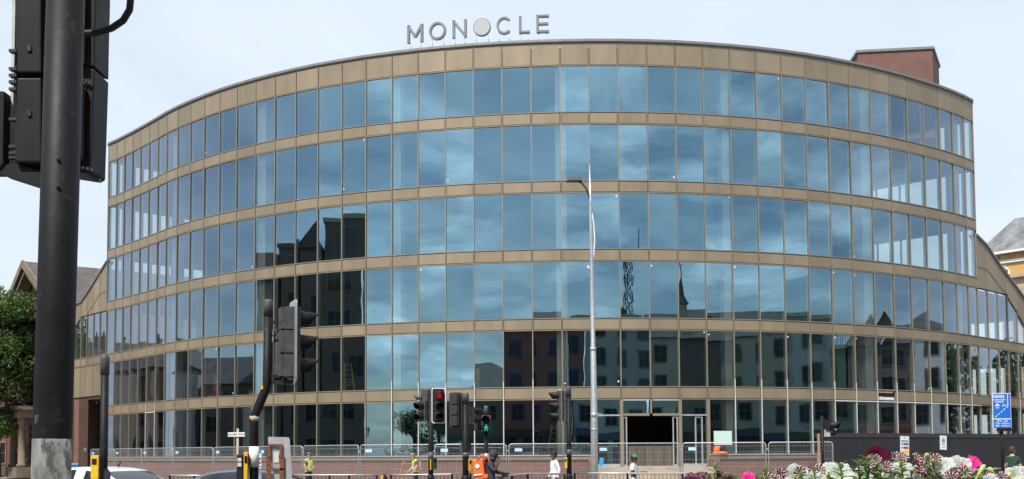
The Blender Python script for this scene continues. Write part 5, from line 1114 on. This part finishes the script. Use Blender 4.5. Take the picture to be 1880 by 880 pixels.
# ------------------------------------------------------------------ people
skin_l = mat('skin_light', (0.52, 0.30, 0.21), 0.6); skin_d = mat('skin_dark', (0.10, 0.05, 0.03), 0.6)
def person(label, loc, rz, h=1.75, pose=None, skin=None, top=None, sleeves='short', trousers=None, shoes=None, hair=None, hat=None, vest=None, hood_=None, group=None):
    """faces local -Y. joints in metres for a 1.75 m figure"""
    T = thing('person', label, 'person', loc, rz, group); k = h/1.75
    J = dict(pel=(0, 0, .95), sp=(0, .01, 1.13), ch=(0, .01, 1.32), nb=(0, .02, 1.46), nk=(0, .0, 1.53), hd=(0, -.015, 1.60), hc=(0, -.01, 1.67), ht=(0, .0, 1.715),
             ls=(.165, .01, 1.42), le=(.24, .03, 1.14), lw=(.25, -.05, .90), lp=(.25, -.08, .83), rs=(-.165, .01, 1.42), re=(-.24, .03, 1.14), rw=(-.25, -.05, .90), rp=(-.25, -.08, .83),
             lh=(.095, 0, .90), lk=(.11, -.02, .50), la=(.11, .03, .09), lt=(.12, -.14, .04), rh=(-.095, 0, .90), rk=(-.11, -.02, .50), ra=(-.11, .03, .09), rt=(-.12, -.14, .04))
    if pose: J.update(pose)
    RD = dict(pel=(.16, .13), sp=(.15, .12), ch=(.155, .13), nb=(.09, .075), nk=(.055, .058), hd=(.072, .085), hc=(.078, .098), ht=(.05, .06), ls=(.072, .072), le=(.050, .050), lw=(.028, .03), lp=(.034, .022),
              lh=(.09, .095), lk=(.058, .062), la=(.042, .045), lt=(.038, .028))
    names = list(J); E = [('pel', 'sp'), ('sp', 'ch'), ('ch', 'nb'), ('nb', 'nk'), ('nk', 'hd'), ('hd', 'hc'), ('hc', 'ht')]
    for s_ in 'lr': E += [('nb' if False else 'ch', s_+'s'), (s_+'s', s_+'e'), (s_+'e', s_+'w'), (s_+'w', s_+'p'), ('pel', s_+'h'), (s_+'h', s_+'k'), (s_+'k', s_+'a'), (s_+'a', s_+'t')]
    me = bpy.data.meshes.new('body'); me.from_pydata([J[n_] for n_ in names], [(names.index(a_), names.index(b_)) for a_, b_ in E], [])
    o_ = bpy.data.objects.new('tmp_body', me); C.objects.link(o_); md = o_.modifiers.new('s', 'SKIN'); md.use_smooth_shade = True
    for i, n_ in enumerate(names):
        key = n_ if n_ in RD else 'l'+n_[1:]; sv = me.skin_vertices[0].data[i]; sv.radius = RD[key]; sv.use_root = (n_ == 'pel')
    sb = o_.modifiers.new('u', 'SUBSURF'); sb.levels = 2; sb.render_levels = 2
    dg = bpy.context.evaluated_depsgraph_get(); m2 = bpy.data.meshes.new_from_object(o_.evaluated_get(dg)); bpy.data.objects.remove(o_)
    m2.name = 'body'; slots = [skin or skin_l, top, trousers, shoes or black_pl, vest or top]
    m2.materials.clear()
    for s_ in slots: m2.materials.append(s_)
    seg = [(Vector(J[a_]), Vector(J[b_]), a_, b_) for a_, b_ in E]
    bmx = bmesh.new(); bmx.from_mesh(m2)
    # fingers: short tapered tubes rooted in the palm
    for f_ in bmx.faces:
        c = f_.calc_center_median(); best = None
        for a_, b_, na, nb_ in seg:
            ab = b_-a_; u = max(0, min(1, (c-a_).dot(ab)/ab.length_squared)); d_ = (c-a_-ab*u).length
            if best is None or d_ < best[0]: best = (d_, na, nb_, u)
        _, na, nb_, u = best
        if nb_ in ('nk', 'hd', 'hc', 'ht') or nb_ in ('lp', 'rp'): mi = 0
        elif nb_ in ('lw', 'rw'): mi = 1 if sleeves == 'long' else 0
        elif nb_ in ('le', 're'): mi = 1 if (sleeves == 'long' or u < .62) else 0
        elif nb_ in ('lk', 'rk', 'la', 'ra'): mi = 2
        elif nb_ in ('lt', 'rt'): mi = 3
        elif nb_ in ('lh', 'rh'): mi = 2 if c.z < J['pel'][2]-.0 else 1
        else: mi = 1 if c.z > J['pel'][2]-.02 else 2
        if vest and mi == 1 and nb_ not in ('lw', 'rw', 'le', 're'): mi = 4
        f_.material_index = mi; f_.smooth = True
    bmx.to_mesh(m2); bmx.free()
    # join hands and face details into the same mesh data
    mb = MB(); mb.v = [tuple(v.co) for v in m2.vertices]; mb.f = [list(p_.vertices) for p_ in m2.polygons]; mb.m = [p_.material_index for p_ in m2.polygons]; mb.sm = [True]*len(mb.f)
    for s_, sg in (('l', 1), ('r', -1)):
        w_, p_ = Vector(J[s_+'w']), Vector(J[s_+'p']); d_ = (p_-w_).normalized(); sd = d_.cross(Vector((sg, 0, 0))); sd = sd.normalized() if sd.length > .2 else Vector((0, 1, 0)); cu = sd.cross(d_)
        for q in range(4):
            b0 = p_+sd*(-.027+q*.018); ln = (.062, .075, .07, .055)[q]; mb.tube([b0, b0+d_*ln*.5+cu*.004, b0+d_*ln*.8+cu*.02*-sg], [.009, .008, .006], 6, 0)
        b0 = w_.lerp(p_, .5)-sd*.025; mb.tube([b0, b0+d_*.03-sd*.025, b0+d_*.06-sd*.03], [.011, .010, .007], 6, 0)
    hc, hd_v = Vector(J['hc']), Vector(J['hd']); fd = Vector((0, -1, 0))
    mb.tube([hd_v+Vector((0, -.078, .045)), hd_v+Vector((0, -.105, .012)), hd_v+Vector((0, -.085, .0))], [.010, .016, .010], 8, 0)
    for s_ in (-1, 1): mb.ell(hd_v+Vector((s_*.076, .005, .02)), (.012, .022, .032), 8, 0)
    body = mb.build('body', slots, T)
    mb = MB()
    for s_ in (-1, 1): mb.ell(hd_v+Vector((s_*.030, -.083, .042)), (.012, .008, .007), 8)
    mb.ell(hd_v+Vector((0, -.083, -.032)), (.024, .008, .006), 8); mb.build('face', mat('eye_dark', (0.03, 0.02, 0.02), .4), T)
    if hair: mb = MB(); mb.ell(hc+Vector((0, .018, .012)), (.092, .105, .095), 18, z0=-.25); mb.ell(hc+Vector((0, .05, -.04)), (.08, .07, .08), 14); mb.build('hair', hair, T)
    if hat:
        mb = MB(); mb.ell(hc+Vector((0, .0, .015)), (.094, .112, .10), 18, z0=.0); mb.box(hc+Vector((0, -.14, .022)), (.14, .12, .012)); mb.build('cap', hat, T)
    if hood_: mb = MB(); mb.ell(hc+Vector((0, .035, -.005)), (.115, .115, .135), 18); mb.ell(hc+Vector((0, .06, -.12)), (.13, .10, .09), 14); mb.build('hood', hood_, T)
    if vest:
        mb = MB()
        for s_ in (-1, 1): mb.box((s_*.085, -.135, 1.23), (.035, .012, .36)); mb.box((s_*.085, .145, 1.23), (.035, .012, .36))
        mb.box((0, -.142, 1.08), (.30, .012, .045)); mb.box((0, .148, 1.08), (.30, .012, .045)); mb.build('reflective_band', mat('reflective_tape', (0.6, 0.62, 0.6), .4), T)
    if k != 1:
        for ch in T.children: ch.scale = (k, k, k)
    return T
jeans = mat('dark_jeans', (0.03, 0.035, 0.05), .8); black_c = mat('black_cloth', (0.018, 0.018, 0.022), .8); white_c = mat('white_cloth', (0.80, 0.80, 0.80), .8, var=.05); cream_c = mat('cream_trousers', (0.55, 0.48, 0.36), .8)
hv = mat('hi_vis_yellow', (0.62, 0.82, 0.06), .6, emit=None); navy = mat('navy_hoodie', (0.035, 0.04, 0.06), .8, var=.1); green_c = mat('dark_green_shirt', (0.016, 0.05, 0.035), .8); hair_k = mat('black_hair', (0.012, 0.010, 0.010), .7); hair_b = mat('brown_hair', (0.06, 0.035, 0.02), .7)
grey_c = mat('grey_cloth', (0.12, 0.12, 0.13), .8); cap_g = mat('green_cap', (0.06, 0.20, 0.13), .7)
def put(px, D, ytop, hgt=None): q = at(px, ytop, D); return (q.x, D, 0), q.z
l_, z_ = put(567, 46.0, 831.5); person('workman in a dark cap and yellow vest standing behind the fence', l_, R(55), z_, dict(le=(.25, -.02, 1.16), lw=(.12, -.22, 1.12), lp=(.06, -.26, 1.12), re=(-.26, -.02, 1.15), rw=(-.16, -.20, 1.02), rp=(-.11, -.26, 1.0)), top=grey_c, trousers=black_c, vest=hv, hat=grey_c, hair=hair_b)
l_, z_ = put(764, 43.5, 832); person('bare headed workman in yellow vest bending beside the timber trestle', l_, R(-70), z_+.02, dict(sp=(0, -.02, 1.13), ch=(0, -.06, 1.31), nb=(0, -.09, 1.44), nk=(0, -.12, 1.51), hd=(0, -.15, 1.57), hc=(0, -.16, 1.64), ht=(0, -.16, 1.69), ls=(.18, -.06, 1.41), rs=(-.18, -.06, 1.41), le=(.24, -.04, 1.14), lw=(.22, -.18, .95), lp=(.2, -.24, .90), re=(-.25, -.08, 1.15), rw=(-.2, -.26, .98), rp=(-.18, -.32, .94)), top=grey_c, trousers=black_c, vest=hv, hair=mat('grey_hair', (.2, .18, .16), .7))
l_, z_ = put(1017, 34.5, 829.5); person('man in a white long sleeved shirt and cream trousers walking left', l_, R(-72), z_, dict(le=(.24, .10, 1.15), lw=(.24, .02, .91), lp=(.24, -.03, .85), re=(-.24, .02, 1.14), rw=(-.22, -.12, .92), rp=(-.21, -.18, .87), lk=(.11, -.16, .52), la=(.11, -.14, .10), lt=(.12, -.31, .06), rk=(-.11, .08, .50), ra=(-.11, .30, .12), rt=(-.12, .16, .05)), skin=skin_d, top=white_c, sleeves='long', trousers=cream_c, hair=hair_k)
l_, z_ = put(1164, 32.5, 836); person('man in a white T-shirt and green cap holding one hand out', l_, R(68), z_, dict(le=(.24, -.02, 1.14), lw=(.18, -.27, 1.16), lp=(.16, -.36, 1.18), re=(-.24, -.0, 1.15), rw=(-.16, -.24, 1.14), rp=(-.13, -.33, 1.18), lk=(.11, -.12, .52), la=(.11, -.10, .10), lt=(.12, -.27, .06), rk=(-.11, .06, .50), ra=(-.11, .24, .11), rt=(-.12, .1, .05)), skin=skin_d, top=white_c, trousers=mat('light_shorts', (.45, .45, .45), .8), hat=cap_g, hair=hair_k)
l_, z_ = put(1858, 33.0, 821); person('man in a dark green shirt walking away beside the hoarding', l_, R(140), z_, dict(le=(.22, .06, 1.15), lw=(.23, .04, .92), lp=(.23, .0, .85), re=(-.22, -.02, 1.14), rw=(-.24, -.14, .93), rp=(-.24, -.18, .87), lk=(.11, -.14, .52), la=(.11, -.10, .10), rk=(-.11, .06, .50), ra=(-.11, .22, .12)), top=green_c, trousers=black_c, hair=hair_b)
l_, z_ = put(902, 28.0, 828); RP = l_; person('delivery rider in a dark hooded top holding a handlebar, hand raised to the face', (l_[0]-.02, l_[1], 0), R(82), z_, dict(sp=(0, -.01, 1.13), ch=(0, -.03, 1.32), nb=(0, -.05, 1.45), nk=(0, -.08, 1.52), hd=(0, -.11, 1.59), hc=(0, -.11, 1.66), ht=(0, -.10, 1.70), le=(.26, -.12, 1.18), lw=(.18, -.36, 1.16), lp=(.16, -.44, 1.15), re=(-.24, -.14, 1.20), rw=(-.12, -.22, 1.44), rp=(-.06, -.22, 1.53), lk=(.11, -.1, .52), la=(.11, -.04, .10)), skin=skin_d, top=navy, sleeves='long', trousers=black_c, hood_=navy)
q = at(880, 860, 28.0); T = thing('delivery_backpack', 'boxy orange delivery backpack carried by the hooded rider', 'backpack', (q.x+.03, 28.0, at(880, 875, 28).z), R(-8))
zz_ = at(880, 845, 30).z-at(880, 875, 30).z; T.rotation_euler = (0, R(-6), R(-8)); m1 = MB(); m1.box((0, 0, zz_/2), (.29, .40, zz_)); m1.build('bag', orange_p, T, bevel=.035)
m1 = MB(); m1.box((.05, 0, -.02), (.34, .38, .12)); m1.build('lower_pouch', orange_p, T, bevel=.03)
m1 = MB(); m1.tube([(.0, -.2, zz_*.95), (.12, -.17, zz_+.10), (.27, -.16, zz_+.02), (.32, -.17, zz_*.55)], .022, 8); m1.build('shoulder_strap', orange_p, T)
m1 = MB(); m1.tube([(-.02, -.212, zz_*.6), (-.02, -.218, zz_*.6)], .06, 16); m1.box((-.02, -.214, .05), (.22, .006, .04)); m1.build('white_print', white_p, T)
# the rider's bicycle
q = at(925, 870, 27.9); T = thing('bicycle', 'dark bicycle with a phone on the handlebar, held by the hooded rider', 'bicycle', (q.x, 27.9, -.11))
m1 = MB(); m1.tube([(.12, 0, .34), (-.02, 0, 1.0), (-.05, 0, 1.08)], .02, 8); m1.tube([(-.02, 0, .92), (-.55, 0, .72)], .02, 8); m1.tube([(.0, 0, .8), (-.45, 0, .30), (-.62, 0, .95)], .02, 8); m1.tube([(-.45, 0, .30), (-.98, 0, .34), (-.58, 0, .8)], .012, 8); m1.build('frame', black_p, T)
m1 = MB(); m1.tube([(-.12, -.3, 1.13), (-.05, -.25, 1.12), (-.04, 0, 1.10), (-.05, .25, 1.12), (-.12, .3, 1.13)], .014, 8); m1.build('handlebar', black_p, T)
m1 = MB(); m1.box((.02, -.10, 1.21), (.16, .02, .10)); m1.bar((-.02, -.08, 1.11), (.0, -.09, 1.18), .02, .02); m1.build('phone_holder', black_pl, T); m1 = MB(); m1.box((-.62, 0, .97), (.26, .15, .05)); m1.build('saddle', black_pl, T, bevel=.02)
for wx in (.12, -.98):
    m1 = MB(); m1.tube([(wx+.33*cos(i*pi/16), 0, .34+.33*sin(i*pi/16)) for i in range(33)], .018, 8, cap=False)
    for i in range(8): m1.bar((wx, 0, .34), (wx+.32*cos(i*pi/4), 0, .34+.32*sin(i*pi/4)), .004, .004)
    m1.build('wheel', black_pl, T)
# worker inside on the first floor
q = at(353, 712, 68.6); person('workman in a yellow vest crouching behind the first floor glass', (q.x, 68.6, 4.95), R(60), 1.7, dict(pel=(0, .1, .55), sp=(0, .06, .72), ch=(0, -.02, .90), nb=(0, -.08, 1.02), nk=(0, -.13, 1.08), hd=(0, -.17, 1.13), hc=(0, -.18, 1.20), ht=(0, -.17, 1.24), ls=(.18, -.02, 1.0), rs=(-.18, -.02, 1.0), le=(.26, -.15, .82), lw=(.22, -.32, .70), lp=(.2, -.38, .66), re=(-.3, -.05, .9), rw=(-.45, -.2, 1.1), rp=(-.5, -.24, 1.16), lh=(.1, .08, .52), lk=(.14, -.28, .48), la=(.12, .0, .09), lt=(.13, -.16, .04), rh=(-.1, .08, .52), rk=(-.14, -.25, .40), ra=(-.12, .05, .09), rt=(-.13, -.1, .04)), top=grey_c, trousers=black_c, hat=hv)

# ------------------------------------------------------------------ flower planter in the right foreground
DF = 2.25
leafg = mat('petunia_leaf', (0.13, 0.22, 0.045), 0.6, island=.35, trans=.3); stem_m = mat('petunia_stem', (0.20, 0.28, 0.08), 0.6)
wht_pt = mat('white_petal', (0.62, 0.66, 0.61), 0.6, var=.12, vscale=60, trans=.3, bump=.3, bscale=260); mar_pt = mat('maroon_petal', (0.16, 0.003, 0.035), 0.7, spec=.2, trans=.3); pnk_pt = mat('magenta_petal', (0.78, 0.02, 0.27), 0.5, trans=.3); dkm_pt = mat('dark_maroon_petal', (0.060, 0.001, 0.016), 0.75, spec=.15, trans=.2); dk_pt = mat('dark_purple_petal', (0.075, 0.003, 0.035), 0.5, trans=.2); crm = mat('flower_throat', (0.5, 0.6, 0.2), 0.6)
bud_m = mat('flower_bud', (0.42, 0.52, 0.16), 0.6)
rf_ = random.Random(11)
def bloom(parent, c, dirv, size, kind):
    """five lobed ruffled trumpet, opening along dirv; kind white / striped / pink / dark"""
    d = Vector(dirv).normalized(); x = d.orthogonal().normalized(); x.rotate(Matrix.Rotation(rf_.uniform(0, 6.28), 3, d)); y = d.cross(x)
    nA, nR = 60, 8; vs = []; fs = []; ms = []; ph = rf_.uniform(0, 6)
    def P_(a, r_):
        lobe = 1-.16*abs(sin(2.5*a))**3*1.0; rr = r_*size*(lobe if r_ > .5 else 1)
        hgt = size*(-.75*(1-r_)**2.2+.08*r_**3)+size*.05*r_**2*sin(5*a+ph)+size*.07*r_**3*sin(13*a+ph*2)+size*.04*r_**4*sin(29*a+ph)-size*.12*max(0, r_-.75)*2*abs(cos(2.5*a))
        return Vector(c)+x*rr*cos(a)+y*rr*sin(a)+d*hgt
    for i in range(nR+1):
        r_ = .10+.90*i/nR
        for j in range(nA): vs.append(P_(2*pi*j/nA, r_))
    for i in range(nR):
        for j in range(nA):
            fs.append((i*nA+j, i*nA+(j+1) % nA, (i+1)*nA+(j+1) % nA, (i+1)*nA+j))
            if kind == 'striped':
                a5 = ((j+.5+(i//3)) % 6)/6; wd_ = .10+.10*(i/nR); ms.append(1 if abs(a5-.5) < wd_ and i > 0 else 0)
                if i == nR-1 and rf_.random() < .12: ms[-1] = 1-ms[-1]
            else: ms.append(0 if i > 0 else 1)
    # trumpet tube
    mb = MB(); mb.v = [tuple(v) for v in vs]; mb.f = [list(f) for f in fs]; mb.m = ms; mb.sm = [True]*len(fs)
    mb.tube([Vector(c)-d*size*.62, Vector(c)-d*size*1.5], [size*.13, size*.05], 8, 2)
    mats_ = {'white': [wht_pt, crm, stem_m], 'striped': [mar_pt, wht_pt, stem_m], 'pink': [pnk_pt, dk_pt, stem_m], 'dark': [dk_pt, dk_pt, stem_m], 'maroon': [dkm_pt, dk_pt, stem_m]}[kind]
    return mb.build('flower', mats_, parent, parent.location)
def leaf(mb, base, dirv, L, w_, up=(0, 0, 1), m=0):
    d = Vector(dirv).normalized(); s_ = d.cross(Vector(up)); s_ = s_.normalized() if s_.length > .1 else Vector((1, 0, 0)); u = s_.cross(d); base = Vector(base); vs = []; fs = []; n_ = 6
    for i in range(n_+1):
        t_ = i/n_; ww = w_*(sin(pi*min(1, t_*1.02))**.75)*(1-.35*t_)+.0005; c_ = base+d*L*t_-u*L*.22*t_*t_
        vs += [c_-s_*ww+u*ww*.25, c_, c_+s_*ww+u*ww*.25]
    for i in range(n_): fs += [(i*3, i*3+1, i*3+4, i*3+3), (i*3+1, i*3+2, i*3+5, i*3+4)]
    mb.add(vs, fs, m, True)
def shoot(parent, px, py, hgt, n_=7, L=.028, D=DF-.07, lean=0.0):
    L *= 1.25; n_ += 3
    c = at(px, py, D); mb = MB(); b_ = c-Vector((lean, 0, hgt)); mb.tube([b_, b_.lerp(c, .5)+Vector((.003, 0, 0)), c], [.0022, .0019, .0015], 6, 1)
    for q in range(n_):
        t_ = q/n_; a = q*2.4+rf_.uniform(-.3, .3); p_ = c.lerp(b_, t_*.75); leaf(mb, p_, (cos(a), sin(a)*.8, .75-.7*t_), L*(.55+.7*t_), L*.20*(.7+.6*t_))
    mb.build('leafy_shoot', [leafg, stem_m], parent, parent.location)
def bud(parent, x0, y0, x1, y1, D=DF, r_=.0055):
    a_, b_ = at(x0, y0, D), at(x1, y1, D); mb = MB(); mb.tube([a_-(b_-a_)*.3-Vector((0, 0, .03)), a_, a_.lerp(b_, .45), a_.lerp(b_, .85), b_], [.0015, .002, r_*.7, r_, r_*.3], 10); mb.build('bud', bud_m, parent, parent.location)
cam_dir = Vector((-.3, -1, .25))
def petunia(label, px, loc_y, flowers, kind, shoots, buds=()):
    q = at(px, 870, DF); T = thing('petunia_plant', label, 'flowering plant', (q.x, DF, 1.42), 0, 'petunias in the planter')
    for (fx, fy, s_, dx, dz, dd) in flowers:
        s_ *= .78 if kind == 'white' else .92
        bloom(T, at(fx, fy, DF+dd), (dx, -1, dz), s_/2000*DF/2, kind)
    for sh in shoots: shoot(T, *sh)
    for b_ in buds: bud(T, *b_)
    mb = MB()
    for q_ in range(50):
        fx = px+rf_.uniform(-60, 60); c = at(fx, rf_.uniform(884, 925), DF+rf_.uniform(-.02, .14)); leaf(mb, c, (rf_.uniform(-1, 1), rf_.uniform(-1, .4), rf_.uniform(-.3, .6)), rf_.uniform(.02, .032), .008)
    for q_ in range(6): c = at(px+rf_.uniform(-60, 60), 880, DF+.05); mb.tube([(T.location.x, DF+.05, 1.40), c], .0025, 6, 1)
    mb.build('foliage', [leafg, stem_m], T, T.location)
petunia('white petunia below the safety notice at the left of the planter', 1500, 0, [(1462, 873, 62, -.1, .5, 0), (1545, 868, 66, .1, .9, .02), (1590, 873, 58, 0, .8, -.03), (1523, 858, 40, -.4, 1.2, .1), (1500, 884, 60, .1, .6, -.05)], 'white', [(1543, 853, .06, 10, .026), (1494, 862, .05, 7, .02), (1615, 862, .05, 8, .022), (1311, 851, .05, 6, .022), (1403, 859, .05, 6, .024), (1520, 872, .05, 7, .022), (1578, 868, .05, 8, .024), (1470, 868, .05, 7, .022)])
petunia('white petunia in the middle of the planter with rounded blooms', 1665, 0, [(1658, 869, 66, -.1, .7, -.02), (1625, 866, 58, -.5, .9, .03), (1736, 850, 48, -.1, 1.2, .05), (1730, 864, 44, .2, .7, .02), (1690, 880, 56, .0, .6, -.04)], 'white', [(1652, 846, .08, 9, .028), (1608, 850, .07, 9, .026), (1702, 836, .04, 6, .02), (1712, 848, .05, 7, .022), (1640, 866, .05, 8, .024), (1672, 864, .05, 8, .024)], [(1716, 846, 1722, 833), (1700, 846, 1703, 832)])
petunia('white petunia at the right end of the planter', 1830, 0, [(1762, 856, 62, -.2, .7, .05), (1862, 872, 46, -.4, .5, 0), (1884, 872, 50, .2, .6, .03), (1820, 886, 50, 0, .6, -.03)], 'white', [(1800, 874, .05, 6, .02), (1755, 880, .06, 8, .024)], [(1790, 882, 1808, 853), (1828, 872, 1814, 859), (1842, 884, 1856, 868)])
petunia('maroon and white striped petunias below the tall dark bloom', 1615, 0, [(1603, 858, 27, -0.29, 0.70, 0.00), (1638, 856, 20, -0.57, 1.04, 0.00), (1645, 838, 24, 0.27, 0.43, 0.05), (1655, 838, 20, 0.05, 1.14, -0.00), (1608, 848, 20, -0.33, 0.64, 0.01), (1609, 843, 22, -0.05, 0.49, -0.04), (1650, 851, 26, -0.38, 1.19, 0.05), (1602, 845, 27, 0.25, 1.14, 0.00), (1650, 854, 23, 0.11, 1.08, 0.04), (1628, 852, 20, -0.31, 1.00, 0.00), (1605, 851, 27, 0.21, 0.57, 0.00), (1628, 856, 25, -0.13, 0.69, -0.04), (1596, 854, 29, 0.11, 0.59, -0.02), (1628, 861, 27, 0.05, 1.06, -0.02), (1628, 860, 25, -0.05, 0.47, 0.01), (1659, 838, 27, 0.38, 1.09, 0.03)], 'striped', [(1592, 840, .05, 9, .026), (1575, 848, .05, 8, .024)])
petunia('maroon and white striped petunias right of the safety notice', 1705, 0, [(1696, 862, 36, 0, .2, -.04), (1718, 866, 20, -0.50, 1.04, 0.03), (1703, 845, 26, 0.13, 0.78, -0.02), (1691, 848, 27, 0.59, 1.15, 0.01), (1692, 844, 20, -0.57, 0.66, -0.01), (1688, 864, 25, 0.07, 0.44, -0.04), (1685, 840, 25, 0.60, 0.87, -0.02), (1715, 861, 27, 0.49, 0.96, 0.04), (1687, 867, 29, -0.41, 0.95, 0.03), (1692, 852, 24, 0.51, 0.70, 0.04), (1687, 864, 28, -0.05, 0.77, 0.05), (1706, 851, 22, -0.21, 0.90, -0.02), (1716, 844, 29, -0.23, 1.16, 0.03), (1695, 852, 26, 0.11, 0.51, -0.02), (1695, 865, 26, -0.51, 1.02, 0.03), (1716, 842, 27, -0.53, 0.85, -0.01)], 'striped', [(1655, 858, .05, 7, .022)])
petunia('striped petunias between the two white petunias at the right', 1765, 0, [(1744, 872, 23, 0.12, 0.83, -0.03), (1730, 878, 22, -0.32, 1.20, 0.01), (1780, 871, 26, -0.42, 0.83, 0.05), (1761, 876, 26, -0.52, 0.96, 0.02), (1748, 863, 28, -0.03, 0.92, 0.05), (1772, 879, 23, 0.36, 0.64, 0.05), (1782, 864, 21, -0.34, 1.17, 0.00), (1767, 868, 25, -0.14, 0.55, 0.02), (1765, 879, 26, 0.51, 1.06, 0.06), (1770, 865, 28, 0.56, 1.10, 0.02), (1772, 866, 28, 0.09, 0.48, -0.03), (1781, 880, 20, 0.36, 0.61, -0.02), (1747, 876, 28, -0.55, 0.81, -0.04), (1813, 875, 23, -0.41, 0.27, 0.00), (1843, 881, 27, -0.33, 0.74, -0.01), (1810, 875, 22, 0.51, 1.03, 0.04), (1838, 876, 23, 0.15, 0.93, 0.05), (1841, 875, 26, 0.21, 0.71, -0.02), (1823, 875, 29, 0.44, 0.75, -0.01)], 'striped', [(1785, 876, .04, 5, .02)])
petunia('striped petunias at the left part of the planter', 1450, 0, [(1441, 878, 27, 0.53, 0.94, 0.05), (1410, 874, 29, 0.18, 1.10, -0.03), (1433, 871, 25, 0.09, 0.21, -0.02), (1423, 880, 27, -0.41, 1.00, -0.03), (1441, 869, 20, 0.45, 0.41, -0.02), (1460, 880, 22, 0.55, 0.74, 0.03), (1419, 881, 26, 0.56, 1.09, -0.01), (1427, 870, 21, -0.52, 0.50, 0.02), (1409, 877, 23, -0.23, 1.02, 0.01), (1504, 868, 24, -0.29, 0.20, 0.03), (1488, 867, 23, 0.32, 0.47, 0.04), (1501, 864, 25, 0.22, 0.39, 0.02), (1505, 862, 28, 0.22, 1.04, -0.01), (1469, 868, 28, -0.07, 0.29, -0.02), (1496, 862, 29, 0.11, 0.40, 0.03)], 'striped', [(1388, 872, .04, 6, .02)])
petunia('single bright magenta petunia at the right of the planter', 1783, 0, [(1780, 853, 36, -.6, .9, .05), (1789, 847, 34, .4, 1.0, .07)], 'pink', [(1770, 862, .04, 5, .02)])
petunia('half hidden magenta petunia low at the left of the planter', 1375, 0, [(1376, 876, 34, -.1, 1.3, .02)], 'pink', [(1350, 876, .04, 6, .02)])
petunia('tall dark maroon petunia standing highest in the planter', 1610, 0, [(1606, 833, 40, -.5, .8, .10), (1620, 832, 42, .4, 1.0, .12)], 'maroon', [(1588, 846, .06, 7, .026)])
petunia('dark purple petunias at the far left end of the planter', 1290, 0, [(1273, 880, 44, -.2, 1.4, .0), (1292, 877, 38, .1, 1.3, .05), (1322, 877, 34, .5, .6, .02), (1345, 880, 26, .2, .8, .04)], 'dark', [(1300, 876, .03, 6, .022), (1330, 872, .03, 6, .02)])
for T in [o for o in C.objects if o.get('category') == 'flowering plant' and 'magenta' in o['label'] and 'single' in o['label']]: pass
x0, x1 = at(1240, 870, DF).x, at(1980, 870, DF).x; T = thing('flower_planter', 'dark planter trough under the petunias at the lower right', 'planter', ((x0+x1)/2, DF+.05, 0))
m1 = MB(); m1.box((0, 0, 1.32), (x1-x0, .34, .24)); m1.build('trough', black_pl, T, bevel=.01); m1 = MB(); m1.box((0, 0, 1.445), (x1-x0-.04, .30, .02)); m1.build('soil', mat('soil', (.03, .02, .015), .95, bump=.5), T)
for s_ in (-.35, .35): m1 = MB(); m1.box((s_, 0, .6), (.06, .25, 1.2)); m1.build('leg', black_pl, T)
